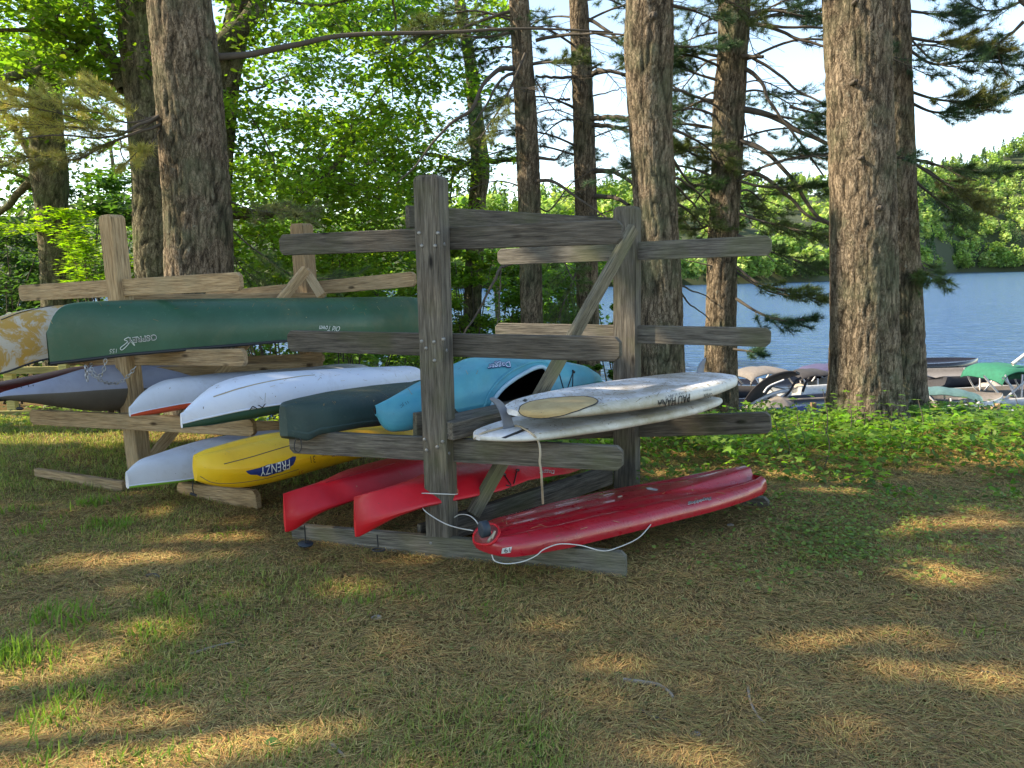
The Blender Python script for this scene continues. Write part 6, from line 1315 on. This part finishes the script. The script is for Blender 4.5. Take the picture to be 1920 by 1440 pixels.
def under3(n):
    x = rng.uniform(.4, 8, n); y = rng.uniform(4.9, 8.6, n); c_ = fbm2(x, y, 1.9, 71); m = (c_ > .47) & (y > 5.0 + .4 * np.clip(1.6 - x, 0, 2)); x, y, c_ = x[m], y[m], c_[m]; k = len(x)
    h_ = rng.uniform(.02, 1, k) * np.clip((y - 4.9) * .4, .04, .40) * np.clip((c_ - .4) * 5, .3, 1.2) * np.clip(1.9 - .18 * y, .3, 1); return np.stack([x, y, gz(x, y) + h_], 1), rng.uniform(.025, .075, k), varcol(k, (.10, .19, .035), .45, .2)
leaf_field('undergrowth', 'narrow-leaved darker plants mixed through the undergrowth at the right', 'undergrowth', 16000, under3, .1, None, None, T=LEAF, TF=LEAF_F, flatn=.4)
leaf_field('undergrowth', 'low sunlit plants on the slope seen between the stacked boats', 'undergrowth', 7000, under2, .1, None, None)
# individual saplings
def sapling(lab, px, py, Y, h_, nl, size, col=(.15, .28, .035)):
    b0 = PZ(px, py, 0) if Y is None else np.array([PY(px, py, Y)[0], Y, float(gz(PY(px, py, Y)[0], Y))]); root = thing('sapling', lab, 'sapling', b0, 'maple saplings in the undergrowth')
    P = smooth_poly([b0, b0 + [.03, .0, h_ * .5], b0 + [-.02, 0.02, h_]], 12); V, Q = tube(P, np.linspace(.006, .003, len(P)), 5, caps=False); obj('stem', np_mesh('stem', V, Q, M['twig']), root)
    me = bpy.data.meshes.get('sap_leaf')
    for k in range(nl):
        u = .35 + .65 * (k + .5) / nl; c = P[int(u * (len(P) - 1))]; a = k * 2.4; r__ = size * 1.1; p = c + np.array([math.cos(a) * r__, math.sin(a) * r__, .02])
        T = MAPLE * size * rng.uniform(.8, 1.2); T = T * [1, 1, 1.0]; ca, sa = math.cos(a), math.sin(a); Rz = np.array([[ca, -sa, 0], [sa, ca, 0], [0, 0, 1]]); tl_ = rng.uniform(-.4, .2); Ry = np.array([[math.cos(tl_), 0, math.sin(tl_)], [0, 1, 0], [-math.sin(tl_), 0, math.cos(tl_)]])
        V = (T @ Ry.T) @ Rz.T + p; obj('leaf', np_mesh('leaf', V, MAPLE_F, M['leaf'], np.tile(varcol(1, col, .15, .08), (len(V), 1))), root)
for a in [('tall sapling in front of the widest trunk', 1590, 800, 6.7, .50, 12, .10), ('sapling just left of the widest trunk', 1520, 800, 6.8, .34, 10, .11), ('sapling with large leaves right of the paired trunks', 1745, 820, 6.7, .36, 10, .11),
          ('low sapling at the right edge of the undergrowth', 1850, 840, 6.6, .34, 10, .11), ('sapling growing behind the end of the dark rack arm', 1450, 830, 6.6, .32, 9, .11), ('small sapling beside the far end of the red kayak', 1500, 880, 6.2, .3, 8, .09), ('small bright sapling in front of the paired trunks', 1690, 850, 6.4, .36, 9, .11)]: sapling(*a)
WH = ['left of the rear post leg', 'right beside the rear post leg', 'behind the far end of the white boards', 'under the end of the long dark arm', 'below the tan bimini boat', 'just in front of the blue boat', 'at the left root of the widest trunk', 'hugging the front of the widest trunk',
      'between the two right trunks', 'at the right root of the shaded trunk', 'below the grey-green canopy', 'in front of the white pontoon rails', 'below the green canopy', 'at the far right frame edge', 'above the far tip of the red kayak', 'midway between the red kayak and the widest trunk']
for k_, (lb_, px_) in enumerate(zip(WH, [1140, 1215, 1290, 1400, 1440, 1490, 1545, 1615, 1665, 1725, 1780, 1815, 1865, 1905, 1475, 1550])):
    sapling('young maple sapling ' + lb_, px_, 0 + 800, 6.45 + .75 * rng.random() if k_ < 14 else 5.9, rng.uniform(.40, .56) if 4 < k_ < 10 else rng.uniform(.26, .42), 12, rng.uniform(.085, .12), col=[(.15, .28, .035), (.20, .34, .05), (.11, .22, .035)][k_ % 3])
# sticks, bark pieces, stones -------------------------------------------
def stick(lab, pts, r, mat='twig_pale'):
    P = [PZ(x, y, .012) + [0, 0, 0] for x, y in pts]; P = [p + [0, 0, float(gz(p[0], p[1]))] for p in P]; P = smooth_poly(P, 24); V, Q = tube(P, np.linspace(r, r * .5, len(P)), 7); o = obj('stick', np_mesh('stick', V, Q, M[mat], smooth=True)); tag(o, lab, 'stick')
stick('grey forked root-like stick right of centre in the foreground', [(1168, 1280), (1200, 1283), (1235, 1288), (1255, 1302), (1262, 1312)], .010)
stick('thin curved twig standing apart right of the grey stick', [(1402, 1292), (1406, 1320), (1420, 1345), (1435, 1358)], .006)
stick('short dark twig below the grey stick', [(1200, 1335), (1225, 1347), (1255, 1352)], .005, 'twig')
stick('long thin buried twig at the right edge of the foreground', [(1840, 1262), (1880, 1264), (1925, 1272)], .006, 'twig')
stick('pale twig lying in the grass at the lower left', [(620, 1395), (635, 1408), (648, 1420)], .008)
stick('pale flattened stick in the grass left of centre', [(355, 1222), (400, 1205), (440, 1196)], .007)
stick('dark bark sliver under the grass at left', [(275, 1085), (290, 1082), (300, 1088)], .012, 'twig')
def pebble(lab, px, py, r, mat='stone'):
    p = PZ(px, py, 0); bm = bmesh.new(); bmesh.ops.create_icosphere(bm, subdivisions=3, radius=1)
    co = np.array([v.co for v in bm.verts]); nn_ = vnoise(co * 1.7 + px, 5) * .5 + .75
    for v, k in zip(bm.verts, nn_): v.co = Vector((v.co.x * r * k * 1.4, v.co.y * r * k, v.co.z * r * .6 * k))
    for f in bm.faces: f.smooth = True
    me = bpy.data.meshes.new('stone'); bm.to_mesh(me); bm.free(); me.materials.append(M[mat]); o = obj('stone', me); o.location = (p[0], p[1], float(gz(p[0], p[1])) + r * .25); tag(o, lab, 'stone')
pebble('small pale stone in the foreground left of centre', 707, 1161, .018); pebble('small grey stone right of centre in the lower foreground', 1305, 1380, .012); pebble('pale stone near the lower left edge', 25, 1035, .014); pebble('dark little stone by the bottom edge', 1000, 1400, .010, 'twig'); pebble('round stone lying near the end of the dark rack base', 1370, 985, .016)
def big_leaf(lab, px, py, size, col=(.10, .22, .06)):
    p = PZ(px, py, 0); z = float(gz(p[0], p[1])) + .02; V = LEAF * size * [1, 1.6, 1.5] + [p[0], p[1], z]; o = obj('fallen_leaf', np_mesh('fallen_leaf', V, LEAF_F, M['leaf'], np.tile(col, (len(V), 1)))); tag(o, lab, 'leaf')
big_leaf('green leaf lying in the grass at the bottom left of centre', 512, 1402, .06); big_leaf('pale leaf tip in the grass at the far left', 28, 1300, .04)

# needles and grit that have settled on the boats
def settle(hosts):
    Vs, Fs, Cs = [], [], []; off = 0
    for o, n, up in hosts:
        bpy.context.view_layer.update(); mw = np.array(o.matrix_world); me = o.data; v = np.array([q.co for q in me.vertices]) @ mw[:3, :3].T + mw[:3, 3]
        tri = []
        for p in me.polygons:
            q = p.vertices
            for k in range(1, len(q) - 1): tri.append((q[0], q[k], q[k + 1]))
        tri = np.array(tri); e1 = v[tri[:, 1]] - v[tri[:, 0]]; e2 = v[tri[:, 2]] - v[tri[:, 0]]; nr = np.cross(e1, e2); ar = np.linalg.norm(nr, axis=1) + 1e-12; nr /= ar[:, None]
        ctr = v.mean(0); cen = v[tri].mean(1); sg = np.sign((nr * (cen - np.stack([cen[:, 0], cen[:, 1], np.full(len(cen), ctr[2] - .3)], 1))).sum(1)); nr *= sg[:, None]
        wgt = ar * np.clip(nr[:, 2] - up, 0, 1); wgt /= wgt.sum(); k = rng.choice(len(tri), n, p=wgt); a_, b_ = rng.random((2, n, 1)); m_ = (a_ + b_) > 1; a_ = np.where(m_, 1 - a_, a_); b_ = np.where(m_, 1 - b_, b_)
        P = v[tri[k, 0]] + e1[k] * a_ + e2[k] * b_; N_ = nr[k]; P = P + N_ * .0022
        d = rng.normal(size=(n, 3)); d -= N_ * (d * N_).sum(1)[:, None]; d /= np.linalg.norm(d, axis=1)[:, None]; s_ = np.cross(N_, d); L = rng.choice([.012, .03, .055], n, p=[.35, .35, .3])[:, None] * rng.uniform(.7, 1.3, (n, 1)); wd = np.where(L < .02, .0022, .0011)
        V = np.stack([P - d * L / 2 - s_ * wd, P - d * L / 2 + s_ * wd, P + d * L / 2 + s_ * wd + s_ * L * .1, P + d * L / 2 - s_ * wd + s_ * L * .1], 1).reshape(-1, 3)
        pal = np.array([(.30, .18, .08), (.10, .07, .04), (.45, .32, .16), (.20, .13, .06)]); Vs.append(V); Cs.append(np.repeat(pal[rng.integers(0, 4, n)], 4, 0)); Fs.append(np.arange(4 * n).reshape(-1, 4) + off); off += 4 * n
    g = obj('settled_needles', np_mesh('settled_needles', np.vstack(Vs), np.vstack(Fs), M['litter'], np.vstack(Cs))); g['kind'] = 'stuff'; tag(g, 'loose pine needles and grit settled on the upturned boats and boards', 'pine needles')
ch = lambda r_, nm: [c for c in r_.children if c.name.split('.')[0] == nm][0]
settle([(o1, 500, .6), (o2, 1800, .6), (ch(sk, 'hull'), 200, .3), (ch(r1, 'hull'), 50, .2), (ch(r2, 'hull'), 70, .2), (ch(w2, 'hull'), 240, .1), (ch(w1, 'hull'), 130, .1), (ch(w3, 'hull'), 50, .1), (ch(yk, 'hull'), 80, .2), (ch(dk, 'hull'), 500, .3), (ch(gc, 'hull'), 260, .2), (ch(bk, 'hull'), 60, .3), (pA, 4, .9)])
